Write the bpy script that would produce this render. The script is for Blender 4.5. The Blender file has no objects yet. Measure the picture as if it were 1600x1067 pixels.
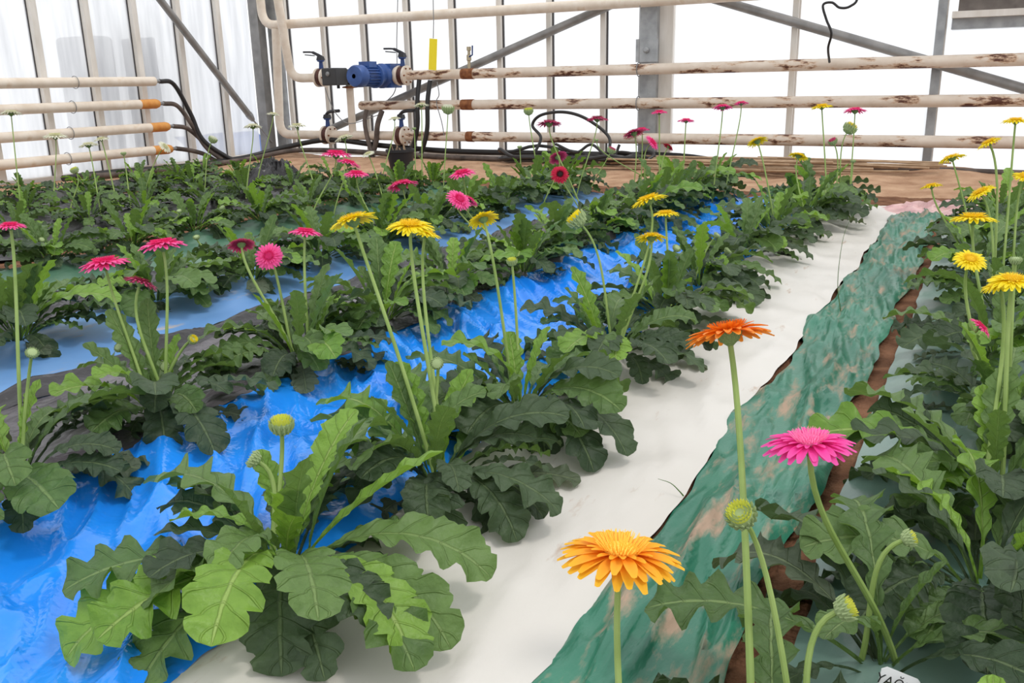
import bpy, bmesh, math, random
import numpy as np
from mathutils import Vector, Matrix, noise
random.seed(7)
S = bpy.context.scene
C = S.collection
# ---------------------------------------------------------------- camera
F_PX, CX, CY, H = 1400.0, 800.0, 533.5, 1.0
AX = Vector((0.88415574, -0.11304723, 0.45330889))     # world X in camera axes (right, up, back)
AY = Vector((0.46673676, 0.25656835, -0.8463625))
AZ = Vector((-0.02062578, 0.95989218, 0.27960968))
RW = Matrix((AX, AY, AZ))                              # camera axes -> world
cam_d = bpy.data.cameras.new('camera')
cam = bpy.data.objects.new('camera', cam_d); C.objects.link(cam)
cam_d.sensor_width = 36.0; cam_d.lens = F_PX / 1600.0 * 36.0
cam_d.clip_start = 0.02; cam_d.clip_end = 200
cam.matrix_world = Matrix.Translation((0, 0, H)) @ RW.to_4x4()
S.camera = cam
# ---------------------------------------------------------------- light
world = bpy.data.worlds.new('overcast_sky'); S.world = world; world.use_nodes = True
bg = world.node_tree.nodes['Background']; bg.inputs[0].default_value = (0.96, 0.98, 1.0, 1); bg.inputs[1].default_value = 1.15
sun_d = bpy.data.lights.new('sun', 'SUN'); sun_d.energy = 0.8; sun_d.angle = math.radians(8); sun_d.color = (1, 0.96, 0.9)
sun = bpy.data.objects.new('sun', sun_d); C.objects.link(sun)
sun.rotation_euler = Vector((-0.45, -0.1, -1.0)).to_track_quat('-Z', 'Y').to_euler()
vs = S.view_settings; vs.view_transform = 'Standard'; vs.look = 'None'; vs.gamma = 1.0; vs.use_curve_mapping = False
vs.exposure = 0.12
# ---------------------------------------------------------------- pixel helpers
def ray(px, py): return RW @ Vector((px - CX, CY - py, -F_PX))
O = Vector((0, 0, H))
def ground(px, py, z=0.0): d = ray(px, py); return O + d * ((z - H) / d.z)
def atY(px, py, y): d = ray(px, py); return O + d * (y / d.y)
def atX(px, py, x): d = ray(px, py); return O + d * (x / d.x)
def depth(p): return -(RW.transposed() @ (Vector(p) - O)).z
def at_depth(px, py, dep): d = ray(px, py); return O + d * (dep / F_PX)
CAMR = RW @ Vector((1, 0, 0)); CAMB = RW @ Vector((0, 0, 1)); CAMB.z = 0; CAMB.normalize()
# ---------------------------------------------------------------- materials
def mat(name, col, rough=0.6, spec=0.4, metal=0.0, sub=0.0):
    m = bpy.data.materials.new(name); m.use_nodes = True
    b = m.node_tree.nodes['Principled BSDF']
    b.inputs['Base Color'].default_value = (*col, 1); b.inputs['Roughness'].default_value = rough
    b.inputs['Specular IOR Level'].default_value = spec; b.inputs['Metallic'].default_value = metal
    return m
def NT(m):
    nt = m.node_tree
    return nt, nt.nodes, nt.links, nt.nodes['Principled BSDF']
def ramp(nodes, stops):
    r = nodes.new('ShaderNodeValToRGB'); e = r.color_ramp.elements
    while len(e) < len(stops): e.new(0.5)
    for i, (p, c) in enumerate(stops): e[i].position = p; e[i].color = (*c, 1)
    return r
def noisy(name, stops, scale=5, rough=0.7, spec=0.3, detail=6, bump=0.0, bscale=None, stretch=(1, 1, 1), metal=0.0, bdist=0.01, coord='Object'):
    m = mat(name, (1, 1, 1), rough, spec, metal); nt, N, L, b = NT(m)
    tc = N.new('ShaderNodeTexCoord'); mp = N.new('ShaderNodeMapping'); mp.inputs['Scale'].default_value = stretch
    L.new(tc.outputs[coord], mp.inputs[0])
    n = N.new('ShaderNodeTexNoise'); n.inputs['Scale'].default_value = scale; n.inputs['Detail'].default_value = detail
    L.new(mp.outputs[0], n.inputs['Vector']); r = ramp(N, stops); L.new(n.outputs['Fac'], r.inputs[0]); L.new(r.outputs[0], b.inputs['Base Color'])
    if bump:
        n2 = N.new('ShaderNodeTexNoise'); n2.inputs['Scale'].default_value = bscale or scale * 3; n2.inputs['Detail'].default_value = 5
        L.new(mp.outputs[0], n2.inputs['Vector']); bp = N.new('ShaderNodeBump'); bp.inputs['Strength'].default_value = bump; bp.inputs['Distance'].default_value = bdist
        L.new(n2.outputs['Fac'], bp.inputs['Height']); L.new(bp.outputs[0], b.inputs['Normal'])
    return m
def leaf_mat(name, dark, light, vein, rough=0.45):
    m = mat(name, dark, rough, 0.35); nt, N, L, b = NT(m)
    uv = N.new('ShaderNodeUVMap'); sx = N.new('ShaderNodeSeparateXYZ'); L.new(uv.outputs[0], sx.inputs[0])
    def M(op, a, bb=None, c=None):
        n = N.new('ShaderNodeMath'); n.operation = op
        for i, v in enumerate((a, bb, c)):
            if v is None: continue
            if isinstance(v, (int, float)): n.inputs[i].default_value = v
            else: L.new(v, n.inputs[i])
        return n.outputs[0]
    au = M('ABSOLUTE', M('SUBTRACT', sx.outputs[0], 0.5))                       # 0 at midrib, .5 at edge
    mid = M('SMOOTH_MIN', 1.0, M('MULTIPLY', M('SUBTRACT', 0.045, au), 40.0), 0.1)
    mid = M('MAXIMUM', mid, 0.0)
    lat = M('SINE', M('MULTIPLY', M('SUBTRACT', sx.outputs[1], M('MULTIPLY', au, 0.16)), 70.0))
    lat = M('MULTIPLY', M('MAXIMUM', M('SUBTRACT', lat, 0.9), 0.0), 4.0)
    tc = N.new('ShaderNodeTexCoord'); oi = N.new('ShaderNodeObjectInfo')
    n1 = N.new('ShaderNodeTexNoise'); n1.inputs['Scale'].default_value = 22; n1.inputs['Detail'].default_value = 4; n1.noise_dimensions = '4D'
    L.new(tc.outputs['Object'], n1.inputs['Vector']); L.new(M('MULTIPLY', oi.outputs['Random'], 50.0), n1.inputs['W'])
    r = ramp(N, [(0.3, dark), (0.7, light)])
    L.new(M('ADD', M('MULTIPLY', n1.outputs['Fac'], 0.6), M('MULTIPLY', oi.outputs['Random'], 0.42)), r.inputs[0])
    mx = N.new('ShaderNodeMixRGB'); mx.inputs[2].default_value = (*vein, 1); L.new(r.outputs[0], mx.inputs[1])
    L.new(M('MINIMUM', M('ADD', M('MULTIPLY', mid, 0.8), M('MULTIPLY', lat, 0.35)), 0.9), mx.inputs[0])
    L.new(mx.outputs[0], b.inputs['Base Color'])
    bp = N.new('ShaderNodeBump'); bp.inputs['Strength'].default_value = 0.8; bp.inputs['Distance'].default_value = 0.008
    L.new(M('SUBTRACT', M('MULTIPLY', n1.outputs['Fac'], 1.0), M('ADD', M('MULTIPLY', mid, 0.5), lat)), bp.inputs['Height']); L.new(bp.outputs[0], b.inputs['Normal'])
    tr = N.new('ShaderNodeBsdfTranslucent'); ms = N.new('ShaderNodeMixShader'); ms.inputs[0].default_value = 0.22
    tr.inputs[0].default_value = (min(1, light[0] * 2.0), min(1, light[1] * 2.0), light[2] * 1.2, 1)
    L.new(b.outputs[0], ms.inputs[1]); L.new(tr.outputs[0], ms.inputs[2]); L.new(ms.outputs[0], N['Material Output'].inputs[0])
    return m
def petal_mat(name, base, mid, tip, rough=0.5):
    m = mat(name, base, rough, 0.25); nt, N, L, b = NT(m)
    uv = N.new('ShaderNodeUVMap'); sx = N.new('ShaderNodeSeparateXYZ'); L.new(uv.outputs[0], sx.inputs[0])
    r = ramp(N, [(0.0, base), (0.5, mid), (1.0, tip)]); L.new(sx.outputs[1], r.inputs[0]); L.new(r.outputs[0], b.inputs['Base Color'])
    tr = N.new('ShaderNodeBsdfTranslucent'); L.new(r.outputs[0], tr.inputs[0]); ms = N.new('ShaderNodeMixShader'); ms.inputs[0].default_value = 0.3
    L.new(b.outputs[0], ms.inputs[1]); L.new(tr.outputs[0], ms.inputs[2]); L.new(ms.outputs[0], N['Material Output'].inputs[0])
    return m
def film_mat(name, stops, rough=0.25, scale=3.0, dirt=None, dirt_amt=0.5, bump=0.25, spec=0.5, stretch=(1, 0.4, 1), bscale=14):
    m = noisy(name, stops, scale, rough, spec, 5, bump, bscale, stretch, bdist=0.02); nt, N, L, b = NT(m)
    if dirt:
        tc = N.new('ShaderNodeTexCoord'); n = N.new('ShaderNodeTexNoise'); n.inputs['Scale'].default_value = 6; n.inputs['Detail'].default_value = 9; n.inputs['Roughness'].default_value = 0.65
        mp = N.new('ShaderNodeMapping'); mp.inputs['Scale'].default_value = (2.6, 0.7, 1); mp.inputs['Location'].default_value = (3, 7, 0)
        L.new(tc.outputs['Object'], mp.inputs[0]); L.new(mp.outputs[0], n.inputs['Vector'])
        r = ramp(N, [(0.62 - dirt_amt * 0.25, (0, 0, 0)), (0.74 - dirt_amt * 0.2, (1, 1, 1))]); L.new(n.outputs['Fac'], r.inputs[0])
        mx = N.new('ShaderNodeMixRGB'); src = b.inputs['Base Color'].links[0].from_socket; L.new(src, mx.inputs[1]); mx.inputs[2].default_value = (*dirt, 1)
        L.new(r.outputs[0], mx.inputs[0]); L.new(mx.outputs[0], b.inputs['Base Color'])
        rr = N.new('ShaderNodeMapRange'); L.new(r.outputs[0], rr.inputs[0]); rr.inputs[3].default_value = rough; rr.inputs[4].default_value = 0.8; L.new(rr.outputs[0], b.inputs['Roughness'])
    return m
def pane_mat(name, milky, col, grime):
    m = bpy.data.materials.new(name); m.use_nodes = True; N = m.node_tree.nodes; L = m.node_tree.links; N.clear()
    out = N.new('ShaderNodeOutputMaterial'); t = N.new('ShaderNodeBsdfTransparent'); tl = N.new('ShaderNodeBsdfTranslucent'); gl = N.new('ShaderNodeBsdfGlossy'); gl.inputs['Roughness'].default_value = 0.15
    tc = N.new('ShaderNodeTexCoord'); mp = N.new('ShaderNodeMapping'); mp.inputs['Scale'].default_value = (5, 5, 0.5); L.new(tc.outputs['Object'], mp.inputs[0])
    n = N.new('ShaderNodeTexNoise'); n.inputs['Scale'].default_value = 2.2; n.inputs['Detail'].default_value = 7; L.new(mp.outputs[0], n.inputs['Vector'])
    r = ramp(N, [(0.35, col), (0.75, grime)]); L.new(n.outputs['Fac'], r.inputs[0]); L.new(r.outputs[0], tl.inputs[0])
    m1 = N.new('ShaderNodeMixShader'); m1.inputs[0].default_value = milky; L.new(t.outputs[0], m1.inputs[1]); L.new(tl.outputs[0], m1.inputs[2])
    m2 = N.new('ShaderNodeMixShader'); m2.inputs[0].default_value = 0.04; L.new(m1.outputs[0], m2.inputs[1]); L.new(gl.outputs[0], m2.inputs[2]); L.new(m2.outputs[0], out.inputs[0])
    return m
M_ = {}
M_['soil'] = noisy('soil', [(0.3, (0.10, 0.045, 0.025)), (0.7, (0.26, 0.13, 0.075))], 9, 0.95, 0.1, 8, 0.8, 40, bdist=0.03)
M_['sand'] = noisy('sandy_earth', [(0.3, (0.33, 0.19, 0.115)), (0.7, (0.52, 0.34, 0.22))], 5, 0.95, 0.1, 8, 0.6, 30, bdist=0.03)
M_['blue'] = film_mat('bright_blue_film', [(0.3, (0.008, 0.19, 0.78)), (0.7, (0.02, 0.30, 0.92))], 0.14, 2.5, bump=0.5, stretch=(0.7, 1.0, 1), bscale=7)
M_['pale_blue'] = film_mat('dull_blue_film', [(0.3, (0.11, 0.27, 0.58)), (0.7, (0.17, 0.34, 0.64))], 0.45, 2.5, dirt=(0.42, 0.37, 0.33), dirt_amt=0.0, bump=0.1)
M_['white'] = film_mat('white_film', [(0.3, (0.60, 0.56, 0.51)), (0.7, (0.69, 0.66, 0.62))], 0.4, 2.0, dirt=(0.46, 0.34, 0.26), dirt_amt=0.0, bump=0.15)
M_['green'] = film_mat('green_film', [(0.3, (0.012, 0.12, 0.07)), (0.7, (0.035, 0.21, 0.13))], 0.3, 4, dirt=(0.40, 0.28, 0.20), dirt_amt=0.38, bump=0.5)
M_['teal'] = film_mat('grey_green_film', [(0.3, (0.10, 0.19, 0.16)), (0.7, (0.20, 0.29, 0.25))], 0.3, 3, dirt=(0.28, 0.25, 0.21), dirt_amt=0.0, bump=0.25)
M_['darkgreen'] = film_mat('dark_green_film', [(0.3, (0.04, 0.14, 0.085)), (0.7, (0.10, 0.19, 0.13))], 0.4, 3, bump=0.3)
M_['black'] = film_mat('black_film', [(0.3, (0.012, 0.011, 0.012)), (0.7, (0.035, 0.032, 0.035))], 0.28, 4, bump=0.7, stretch=(1, 0.5, 1), bscale=16)
M_['silver'] = film_mat('dusty_black_film', [(0.3, (0.05, 0.045, 0.05)), (0.7, (0.14, 0.125, 0.14))], 0.3, 6, bump=0.8, stretch=(1, 0.4, 1), bscale=20)
M_['pinkcloth'] = noisy('pink_film', [(0.3, (0.62, 0.36, 0.38)), (0.7, (0.72, 0.5, 0.47))], 9, 0.6, bump=0.3)
M_['galv'] = noisy('galvanised_steel', [(0.3, (0.27, 0.28, 0.29)), (0.7, (0.42, 0.43, 0.44))], 9, 0.5, 0.5, metal=0.4, bump=0.05)
M_['alu'] = noisy('aluminium_bar', [(0.3, (0.62, 0.57, 0.51)), (0.7, (0.76, 0.72, 0.67))], 4, 0.5, 0.5, metal=0.0, stretch=(3, 3, 0.6))
M_['brace'] = noisy('grey_steel_tube', [(0.3, (0.20, 0.195, 0.19)), (0.7, (0.31, 0.30, 0.29))], 6, 0.5, 0.5, metal=0.4)
M_['gasket'] = mat('dark_seal', (0.05, 0.045, 0.045), 0.6)
M_['pane'] = pane_mat('clear_pane', 0.4, (1, 1, 1), (0.90, 0.90, 0.93))
M_['pane_left'] = pane_mat('milky_pane', 0.55, (0.97, 0.97, 0.98), (0.72, 0.72, 0.74))
M_['pipe'] = noisy('cream_painted_pipe', [(0.3, (0.66, 0.55, 0.44)), (0.62, (0.76, 0.67, 0.57)), (0.8, (0.60, 0.44, 0.30))], 7, 0.55, 0.4, bump=0.1)
def rust_pipe():
    m = noisy('cream_pipe_rusty', [(0.3, (0.64, 0.53, 0.43)), (0.7, (0.75, 0.65, 0.55))], 7, 0.55, 0.4); nt, N, L, b = NT(m)
    tc = N.new('ShaderNodeTexCoord'); mp = N.new('ShaderNodeMapping'); mp.inputs['Scale'].default_value = (1.6, 6, 6); L.new(tc.outputs['Object'], mp.inputs[0])
    n = N.new('ShaderNodeTexNoise'); n.inputs['Scale'].default_value = 1.7; n.inputs['Detail'].default_value = 9; n.inputs['Roughness'].default_value = 0.7; L.new(mp.outputs[0], n.inputs['Vector'])
    n2 = N.new('ShaderNodeSeparateXYZ'); L.new(tc.outputs['Object'], n2.inputs[0])
    mr = N.new('ShaderNodeMapRange'); L.new(n2.outputs[0], mr.inputs[0]); mr.inputs[1].default_value = -4.5; mr.inputs[2].default_value = -1.0; mr.inputs[3].default_value = -0.09; mr.inputs[4].default_value = 0.06
    ad = N.new('ShaderNodeMath'); L.new(n.outputs['Fac'], ad.inputs[0]); L.new(mr.outputs[0], ad.inputs[1])
    r = ramp(N, [(0.57, (0, 0, 0)), (0.62, (0.5, 0.5, 0.5)), (0.67, (1, 1, 1))]); L.new(ad.outputs[0], r.inputs[0])
    r2 = ramp(N, [(0.0, (0.72, 0.62, 0.52)), (0.5, (0.48, 0.24, 0.09)), (1.0, (0.10, 0.035, 0.02))]); L.new(r.outputs[0], r2.inputs[0])
    mx = N.new('ShaderNodeMixRGB'); L.new(r.outputs[0], mx.inputs[0]); L.new(b.inputs['Base Color'].links[0].from_socket, mx.inputs[1]); L.new(r2.outputs[0], mx.inputs[2]); L.new(mx.outputs[0], b.inputs['Base Color'])
    return m
M_['rustpipe'] = rust_pipe()
M_['rust'] = noisy('rust', [(0.3, (0.13, 0.04, 0.02)), (0.7, (0.33, 0.14, 0.06))], 14, 0.9, 0.2, bump=0.6)
M_['orange_end'] = noisy('rust_orange_stain', [(0.3, (0.55, 0.17, 0.03)), (0.7, (0.72, 0.36, 0.10))], 9, 0.6)
M_['hose'] = mat('black_rubber', (0.022, 0.02, 0.02), 0.45, 0.4)
M_['hose_dusty'] = noisy('dusty_rubber', [(0.3, (0.05, 0.04, 0.035)), (0.7, (0.17, 0.13, 0.11))], 6, 0.7)
M_['pumpblue'] = noisy('blue_enamel', [(0.3, (0.02, 0.055, 0.19)), (0.7, (0.035, 0.10, 0.33))], 8, 0.4, 0.5)
M_['valveblue'] = mat('blue_valve_paint', (0.02, 0.05, 0.18), 0.45)
M_['darkgrey'] = mat('dark_grey_plastic', (0.045, 0.045, 0.047), 0.55)
M_['handle'] = mat('black_handle', (0.025, 0.025, 0.03), 0.5)
M_['valvebody'] = noisy('dark_iron', [(0.3, (0.05, 0.015, 0.012)), (0.7, (0.10, 0.035, 0.025))], 20, 0.5)
M_['brass'] = mat('brass', (0.45, 0.38, 0.26), 0.4, 0.5, 0.6)
M_['yellow_card'] = mat('yellow_sticky_card', (0.9, 0.74, 0.02), 0.5)
M_['wire'] = mat('thin_wire', (0.25, 0.25, 0.25), 0.5, 0.5, 0.5)
M_['pot'] = mat('black_pot', (0.02, 0.02, 0.022), 0.5)
M_['cane'] = noisy('dry_cane', [(0.3, (0.30, 0.19, 0.11)), (0.7, (0.50, 0.36, 0.24))], 8, 0.8)
M_['tag'] = mat('white_plastic_tag', (0.82, 0.82, 0.84), 0.4)
M_['ink'] = mat('black_ink', (0.02, 0.02, 0.02), 0.6)
M_['ventdark'] = noisy('dusty_vent', [(0.3, (0.13, 0.11, 0.10)), (0.7, (0.22, 0.19, 0.17))], 8, 0.8)
M_['outgrey'] = noisy('grey_box', [(0.3, (0.20, 0.20, 0.21)), (0.7, (0.30, 0.30, 0.31))], 3, 0.7)
M_['outblue'] = mat('blue_tarp', (0.10, 0.18, 0.45), 0.6)
M_['leaf_young'] = leaf_mat('leaf_young', (0.11, 0.22, 0.025), (0.21, 0.36, 0.055), (0.32, 0.44, 0.12), 0.4)
M_['leaf_mid'] = leaf_mat('leaf_mid', (0.065, 0.125, 0.032), (0.125, 0.21, 0.06), (0.20, 0.29, 0.10), 0.45)
M_['leaf_dark'] = leaf_mat('leaf_dark', (0.030, 0.055, 0.026), (0.065, 0.105, 0.048), (0.12, 0.17, 0.075), 0.5)
M_['leaf_dusty'] = leaf_mat('leaf_dusty', (0.055, 0.080, 0.045), (0.11, 0.14, 0.085), (0.18, 0.23, 0.12), 0.6)
M_['stalk'] = noisy('flower_stalk', [(0.3, (0.20, 0.30, 0.07)), (0.7, (0.31, 0.42, 0.13))], 12, 0.5)
M_['calyx'] = noisy('calyx_green', [(0.3, (0.12, 0.22, 0.07)), (0.7, (0.26, 0.36, 0.14))], 40, 0.6)
M_['budgreen'] = noisy('bud_green', [(0.3, (0.24, 0.34, 0.14)), (0.7, (0.42, 0.50, 0.26))], 60, 0.6)
PC = {
 'yellow': ((0.93, 0.66, 0.01), (0.95, 0.75, 0.014), (0.95, 0.78, 0.03), (0.85, 0.58, 0.02)),
 'pink': ((0.88, 0.045, 0.25), (0.94, 0.08, 0.33), (0.94, 0.15, 0.42), (0.8, 0.12, 0.3)),
 'magenta': ((0.85, 0.04, 0.33), (0.92, 0.055, 0.38), (0.92, 0.12, 0.45), (0.95, 0.25, 0.5)),
 'rose': ((0.50, 0.03, 0.12), (0.58, 0.05, 0.16), (0.66, 0.10, 0.24), (0.25, 0.03, 0.05)),
 'red': ((0.50, 0.008, 0.03), (0.66, 0.012, 0.06), (0.60, 0.02, 0.08), (0.03, 0.006, 0.006)),
 'orange': ((0.90, 0.24, 0.01), (0.92, 0.22, 0.01), (0.92, 0.33, 0.04), (0.8, 0.3, 0.02)),
 'amber': ((0.95, 0.30, 0.02), (0.95, 0.40, 0.025), (0.95, 0.52, 0.03), (0.98, 0.62, 0.08)),
 'cream': ((0.78, 0.76, 0.50), (0.84, 0.83, 0.66), (0.84, 0.84, 0.72), (0.75, 0.72, 0.35)),
 'lime': ((0.55, 0.62, 0.10), (0.66, 0.70, 0.12), (0.72, 0.72, 0.10), (0.65, 0.66, 0.1)),
}
for k, (a, b_, c_, d_) in PC.items():
    M_['petal_' + k] = petal_mat('petal_' + k, a, b_, c_); M_['disc_' + k] = mat('disc_' + k, d_, 0.6)
# ---------------------------------------------------------------- object helpers
def mesh(name, verts, faces, m=None, uvs=None, smooth=True):
    me = bpy.data.meshes.new(name); me.from_pydata(verts, [], faces)
    if uvs is not None:
        ul = me.uv_layers.new(name='UVMap'); li = np.empty(len(me.loops), dtype=np.int32); me.loops.foreach_get('vertex_index', li)
        ul.data.foreach_set('uv', np.array(uvs, dtype=np.float32)[li].ravel())
    if smooth: me.polygons.foreach_set('use_smooth', [True] * len(me.polygons))
    if m: me.materials.append(M_[m] if isinstance(m, str) else m)
    me.update(); return me
def obj(name, me, parent=None, loc=None, rot=None, scale=None):
    o = bpy.data.objects.new(name, me); C.objects.link(o)
    if parent: o.parent = parent
    if loc is not None: o.location = loc
    if rot is not None: o.rotation_euler = rot
    if scale is not None: o.scale = scale if hasattr(scale, '__len__') else (scale,) * 3
    return o
def tag(o, label, cat, group=None):
    o['label'] = label; o['category'] = cat
    if group: o['group'] = group
    return o
def thing(name, label, cat, loc=(0, 0, 0), group=None):
    return tag(obj(name, None, loc=loc), label, cat, group)
def struct(o): o['kind'] = 'structure'; return o
class MB:
    def __init__(s): s.v = []; s.f = []
    def add(s, v, f):
        n = len(s.v); s.v += [tuple(p) for p in v]; s.f += [tuple(i + n for i in q) for q in f]; return s
    def box(s, a, b, M=None):
        (x0, y0, z0), (x1, y1, z1) = a, b
        v = [Vector(p) for p in ((x0, y0, z0), (x1, y0, z0), (x1, y1, z0), (x0, y1, z0), (x0, y0, z1), (x1, y0, z1), (x1, y1, z1), (x0, y1, z1))]
        if M: v = [M @ p for p in v]
        return s.add(v, [(3, 2, 1, 0), (4, 5, 6, 7), (0, 1, 5, 4), (1, 2, 6, 5), (2, 3, 7, 6), (3, 0, 4, 7)])
    def tube(s, pts, r, n=10, cap=True):
        pts = [Vector(p) for p in pts]; rr = r if hasattr(r, '__len__') else [r] * len(pts)
        t0 = (pts[1] - pts[0]).normalized(); nrm = t0.orthogonal().normalized(); rings = []; prev = t0
        for i, p in enumerate(pts):
            t = (pts[min(i + 1, len(pts) - 1)] - pts[max(i - 1, 0)]).normalized()
            nrm = (prev.rotation_difference(t) @ nrm); nrm = (nrm - t * nrm.dot(t)).normalized(); prev = t; bn = t.cross(nrm)
            rings.append([p + (nrm * math.cos(2 * math.pi * k / n) + bn * math.sin(2 * math.pi * k / n)) * rr[i] for k in range(n)])
        v = [q for R in rings for q in R]; f = [(i * n + k, i * n + (k + 1) % n, (i + 1) * n + (k + 1) % n, (i + 1) * n + k) for i in range(len(pts) - 1) for k in range(n)]
        if cap: f += [tuple(range(n - 1, -1, -1)), tuple((len(pts) - 1) * n + k for k in range(n))]
        return s.add(v, f)
    def lathe(s, prof, org=(0, 0, 0), axis=(0, 0, 1), n=16):       # prof: [(radius, height)]
        q = Vector((0, 0, 1)).rotation_difference(Vector(axis).normalized()); org = Vector(org)
        v = [org + q @ Vector((r * math.cos(2 * math.pi * k / n), r * math.sin(2 * math.pi * k / n), h)) for r, h in prof for k in range(n)]
        f = [(i * n + k, i * n + (k + 1) % n, (i + 1) * n + (k + 1) % n, (i + 1) * n + k) for i in range(len(prof) - 1) for k in range(n)]
        f += [tuple(range(n - 1, -1, -1)), tuple((len(prof) - 1) * n + k for k in range(n))]
        return s.add(v, f)
    def mesh(s, name, m, smooth=False):
        me = mesh(name, s.v, s.f, m, smooth=smooth)
        if not smooth: return me
        me.set_sharp_from_angle(angle=math.radians(40)); return me
    def build(s, name, m, parent=None, smooth=False):
        t = Vector((0, 0, 0)); q = parent
        while q is not None: t += q.location; q = q.parent
        if t.length > 0:
            s.v = [(p[0] - t.x, p[1] - t.y, p[2] - t.z) for p in s.v]
        return obj(name, s.mesh(name, m, smooth), parent)
def fillet(pts, r, n=6):
    pts = [Vector(p) for p in pts]; out = [pts[0]]
    for a, b, c in zip(pts, pts[1:], pts[2:]):
        d1 = (a - b); d2 = (c - b); k = min(r, d1.length * 0.49, d2.length * 0.49); p0 = b + d1.normalized() * k; p1 = b + d2.normalized() * k
        out += [p0.lerp(b, i / n).lerp(b.lerp(p1, i / n), i / n) for i in range(n + 1)]
    return out + [pts[-1]]
def spline(pts, n=10):
    pts = [Vector(p) for p in pts]; P = [pts[0] * 2 - pts[1]] + pts + [pts[-1] * 2 - pts[-2]]; out = []
    for i in range(1, len(P) - 2):
        a, b, c, d = P[i - 1:i + 3]
        for k in range(n):
            t = k / n; out.append(0.5 * ((2 * b) + (c - a) * t + (2 * a - 5 * b + 4 * c - d) * t * t + (3 * b - a - 3 * c + d) * t ** 3))
    return out + [pts[-1]]
ORD = ['first', 'second', 'third', 'fourth', 'fifth', 'sixth', 'seventh', 'eighth', 'ninth', 'tenth', 'eleventh', 'twelfth', 'thirteenth', 'fourteenth', 'fifteenth', 'sixteenth']
# ---------------------------------------------------------------- ground
ROWS = {'R': 0.05, 'A': -1.1, 'B': -2.08, 'C': -3.28, 'D': -4.6, 'E': -5.8, 'F': -6.8, 'G': -7.75}
def nz(x, y, z=0.0): return noise.noise(Vector((x, y, z)))
def gh(x, y):
    z = sum(0.06 * math.exp(-((x - rx) / 0.28) ** 2) for rx in ROWS.values()) * (1 if y < 7.3 else max(0, 1 - (y - 7.3) * 2))
    berm = max(0, min(1, (y - 8.1) / 0.9)); b2 = max(0, min(1, (-8.55 - x) / 0.5)); k = max(berm, b2)
    return z * (1 - k) + k * (0.03 + 0.06 * nz(x * 1.3, y * 1.3, 5)) + 0.012 * nz(x * 6, y * 6)
def grid(name, x0, x1, y0, y1, nx, ny, hf, m, parent=None, edge=None):
    v = []
    for j in range(ny + 1):
        y = y0 + (y1 - y0) * j / ny
        a, b = edge(y) if edge else (x0, x1)
        for i in range(nx + 1):
            x = a + (b - a) * i / nx; v.append((x, y, hf(x, y, i / nx, j / ny)))
    f = [(j * (nx + 1) + i, j * (nx + 1) + i + 1, (j + 1) * (nx + 1) + i + 1, (j + 1) * (nx + 1) + i) for j in range(ny) for i in range(nx)]
    return obj(name, mesh(name, v, f, m), parent)
floor = grid('floor', -9.45, 3.2, -1.2, 8.4, 250, 190, lambda x, y, u, w: gh(x, y) - 0.004, 'soil'); struct(floor); floor['label'] = 'brown soil floor of the greenhouse'
# earth banks along the walls
bank = grid('earth_bank', -9.3, 3.2, 8.05, 10.23, 220, 40, lambda x, y, u, w: gh(x, y) + 0.02 * min(1, w * 8) - 0.012, 'sand')
tag(bank, 'sandy brown earth bank running along the foot of the back wall', 'earth bank')
bank2 = grid('earth_bank', -9.3, -8.5, 3.0, 8.2, 20, 80, lambda x, y, u, w: gh(x, y) + 0.02 * min(1, (1 - u) * 8) - 0.012, 'sand')
tag(bank2, 'sandy brown earth strip running along the foot of the milky side wall', 'earth bank')
# ---------------------------------------------------------------- plastic films
def film(name, label, xa, xb, y0, y1, m, amp, lift=0.006, ny=150, nx=40, dirx=1.0, diry=0.35, jit=0.03, fold=0.0, seed=0.0, cat='plastic sheet'):
    def edge(y):
        return (xa + jit * (nz(y * 1.7, seed, 1) + 0.5 * nz(y * 6, seed, 2)), xb + jit * (nz(y * 1.7, seed, 3) + 0.5 * nz(y * 6, seed, 4)))
    def hf(x, y, u, w):
        e = min(1, min(u, 1 - u) * 10) * 0.75 + 0.25
        p = x * dirx * 5 + y * diry * 5; q = y * 2.2 - x * 1.1
        n1 = 1 - abs(nz(p * 0.8, q * 0.5, seed)) * 2; n2 = 1 - abs(nz(p * 2.1 + 3, q * 1.1, seed + 9)) * 2
        z = max(0, n1) ** 2 * 0.7 + max(0, n2) ** 3 * 0.35 + max(0, 1 - abs(nz(p * 3.3 + 7, q * 0.8 + p * 0.6, seed + 4)) * 2) ** 5 * 0.32
        return gh(x, y) + lift + amp * e * z + fold * math.exp(-((u - 0.5) * 6) ** 2)
    o = grid(name, xa, xb, y0, y1, nx, ny, hf, m, edge=edge); tag(o, label, cat)
    return o
film('blue_plastic_sheet', 'bright blue glossy crumpled plastic sheet spread beside the white film', -2.02, -1.08, 0.4, 7.35, 'blue', 0.07, 0.010, ny=480, nx=96, dirx=0.55, diry=0.5, seed=1.3)
film('white_plastic_sheet', 'smooth white plastic sheet running beside the muddy green film', -1.13, -0.588, 0.4, 7.3, 'white', 0.014, 0.016, ny=220, nx=30, jit=0.03, seed=4.1)
film('green_plastic_sheet', 'crumpled muddy green plastic sheet between the white film and soil gap', -0.588, -0.29, 0.4, 7.45, 'green', 0.05, 0.012, ny=330, nx=36, dirx=1.5, diry=0.2, jit=0.045, seed=7.7)
film('grey_green_plastic_sheet', 'dull grey green plastic sheet under the row beyond the soil gap', -0.23, 0.95, 0.4, 7.4, 'teal', 0.022, 0.010, ny=220, nx=50, dirx=0.8, seed=11.0)
film('dusty_black_plastic_sheet', 'dusty black wrinkled plastic sheet beside the bright blue film', -2.74, -1.98, 0.6, 7.3, 'silver', 0.03, 0.012, ny=260, nx=40, dirx=1.0, seed=13.0)
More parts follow.
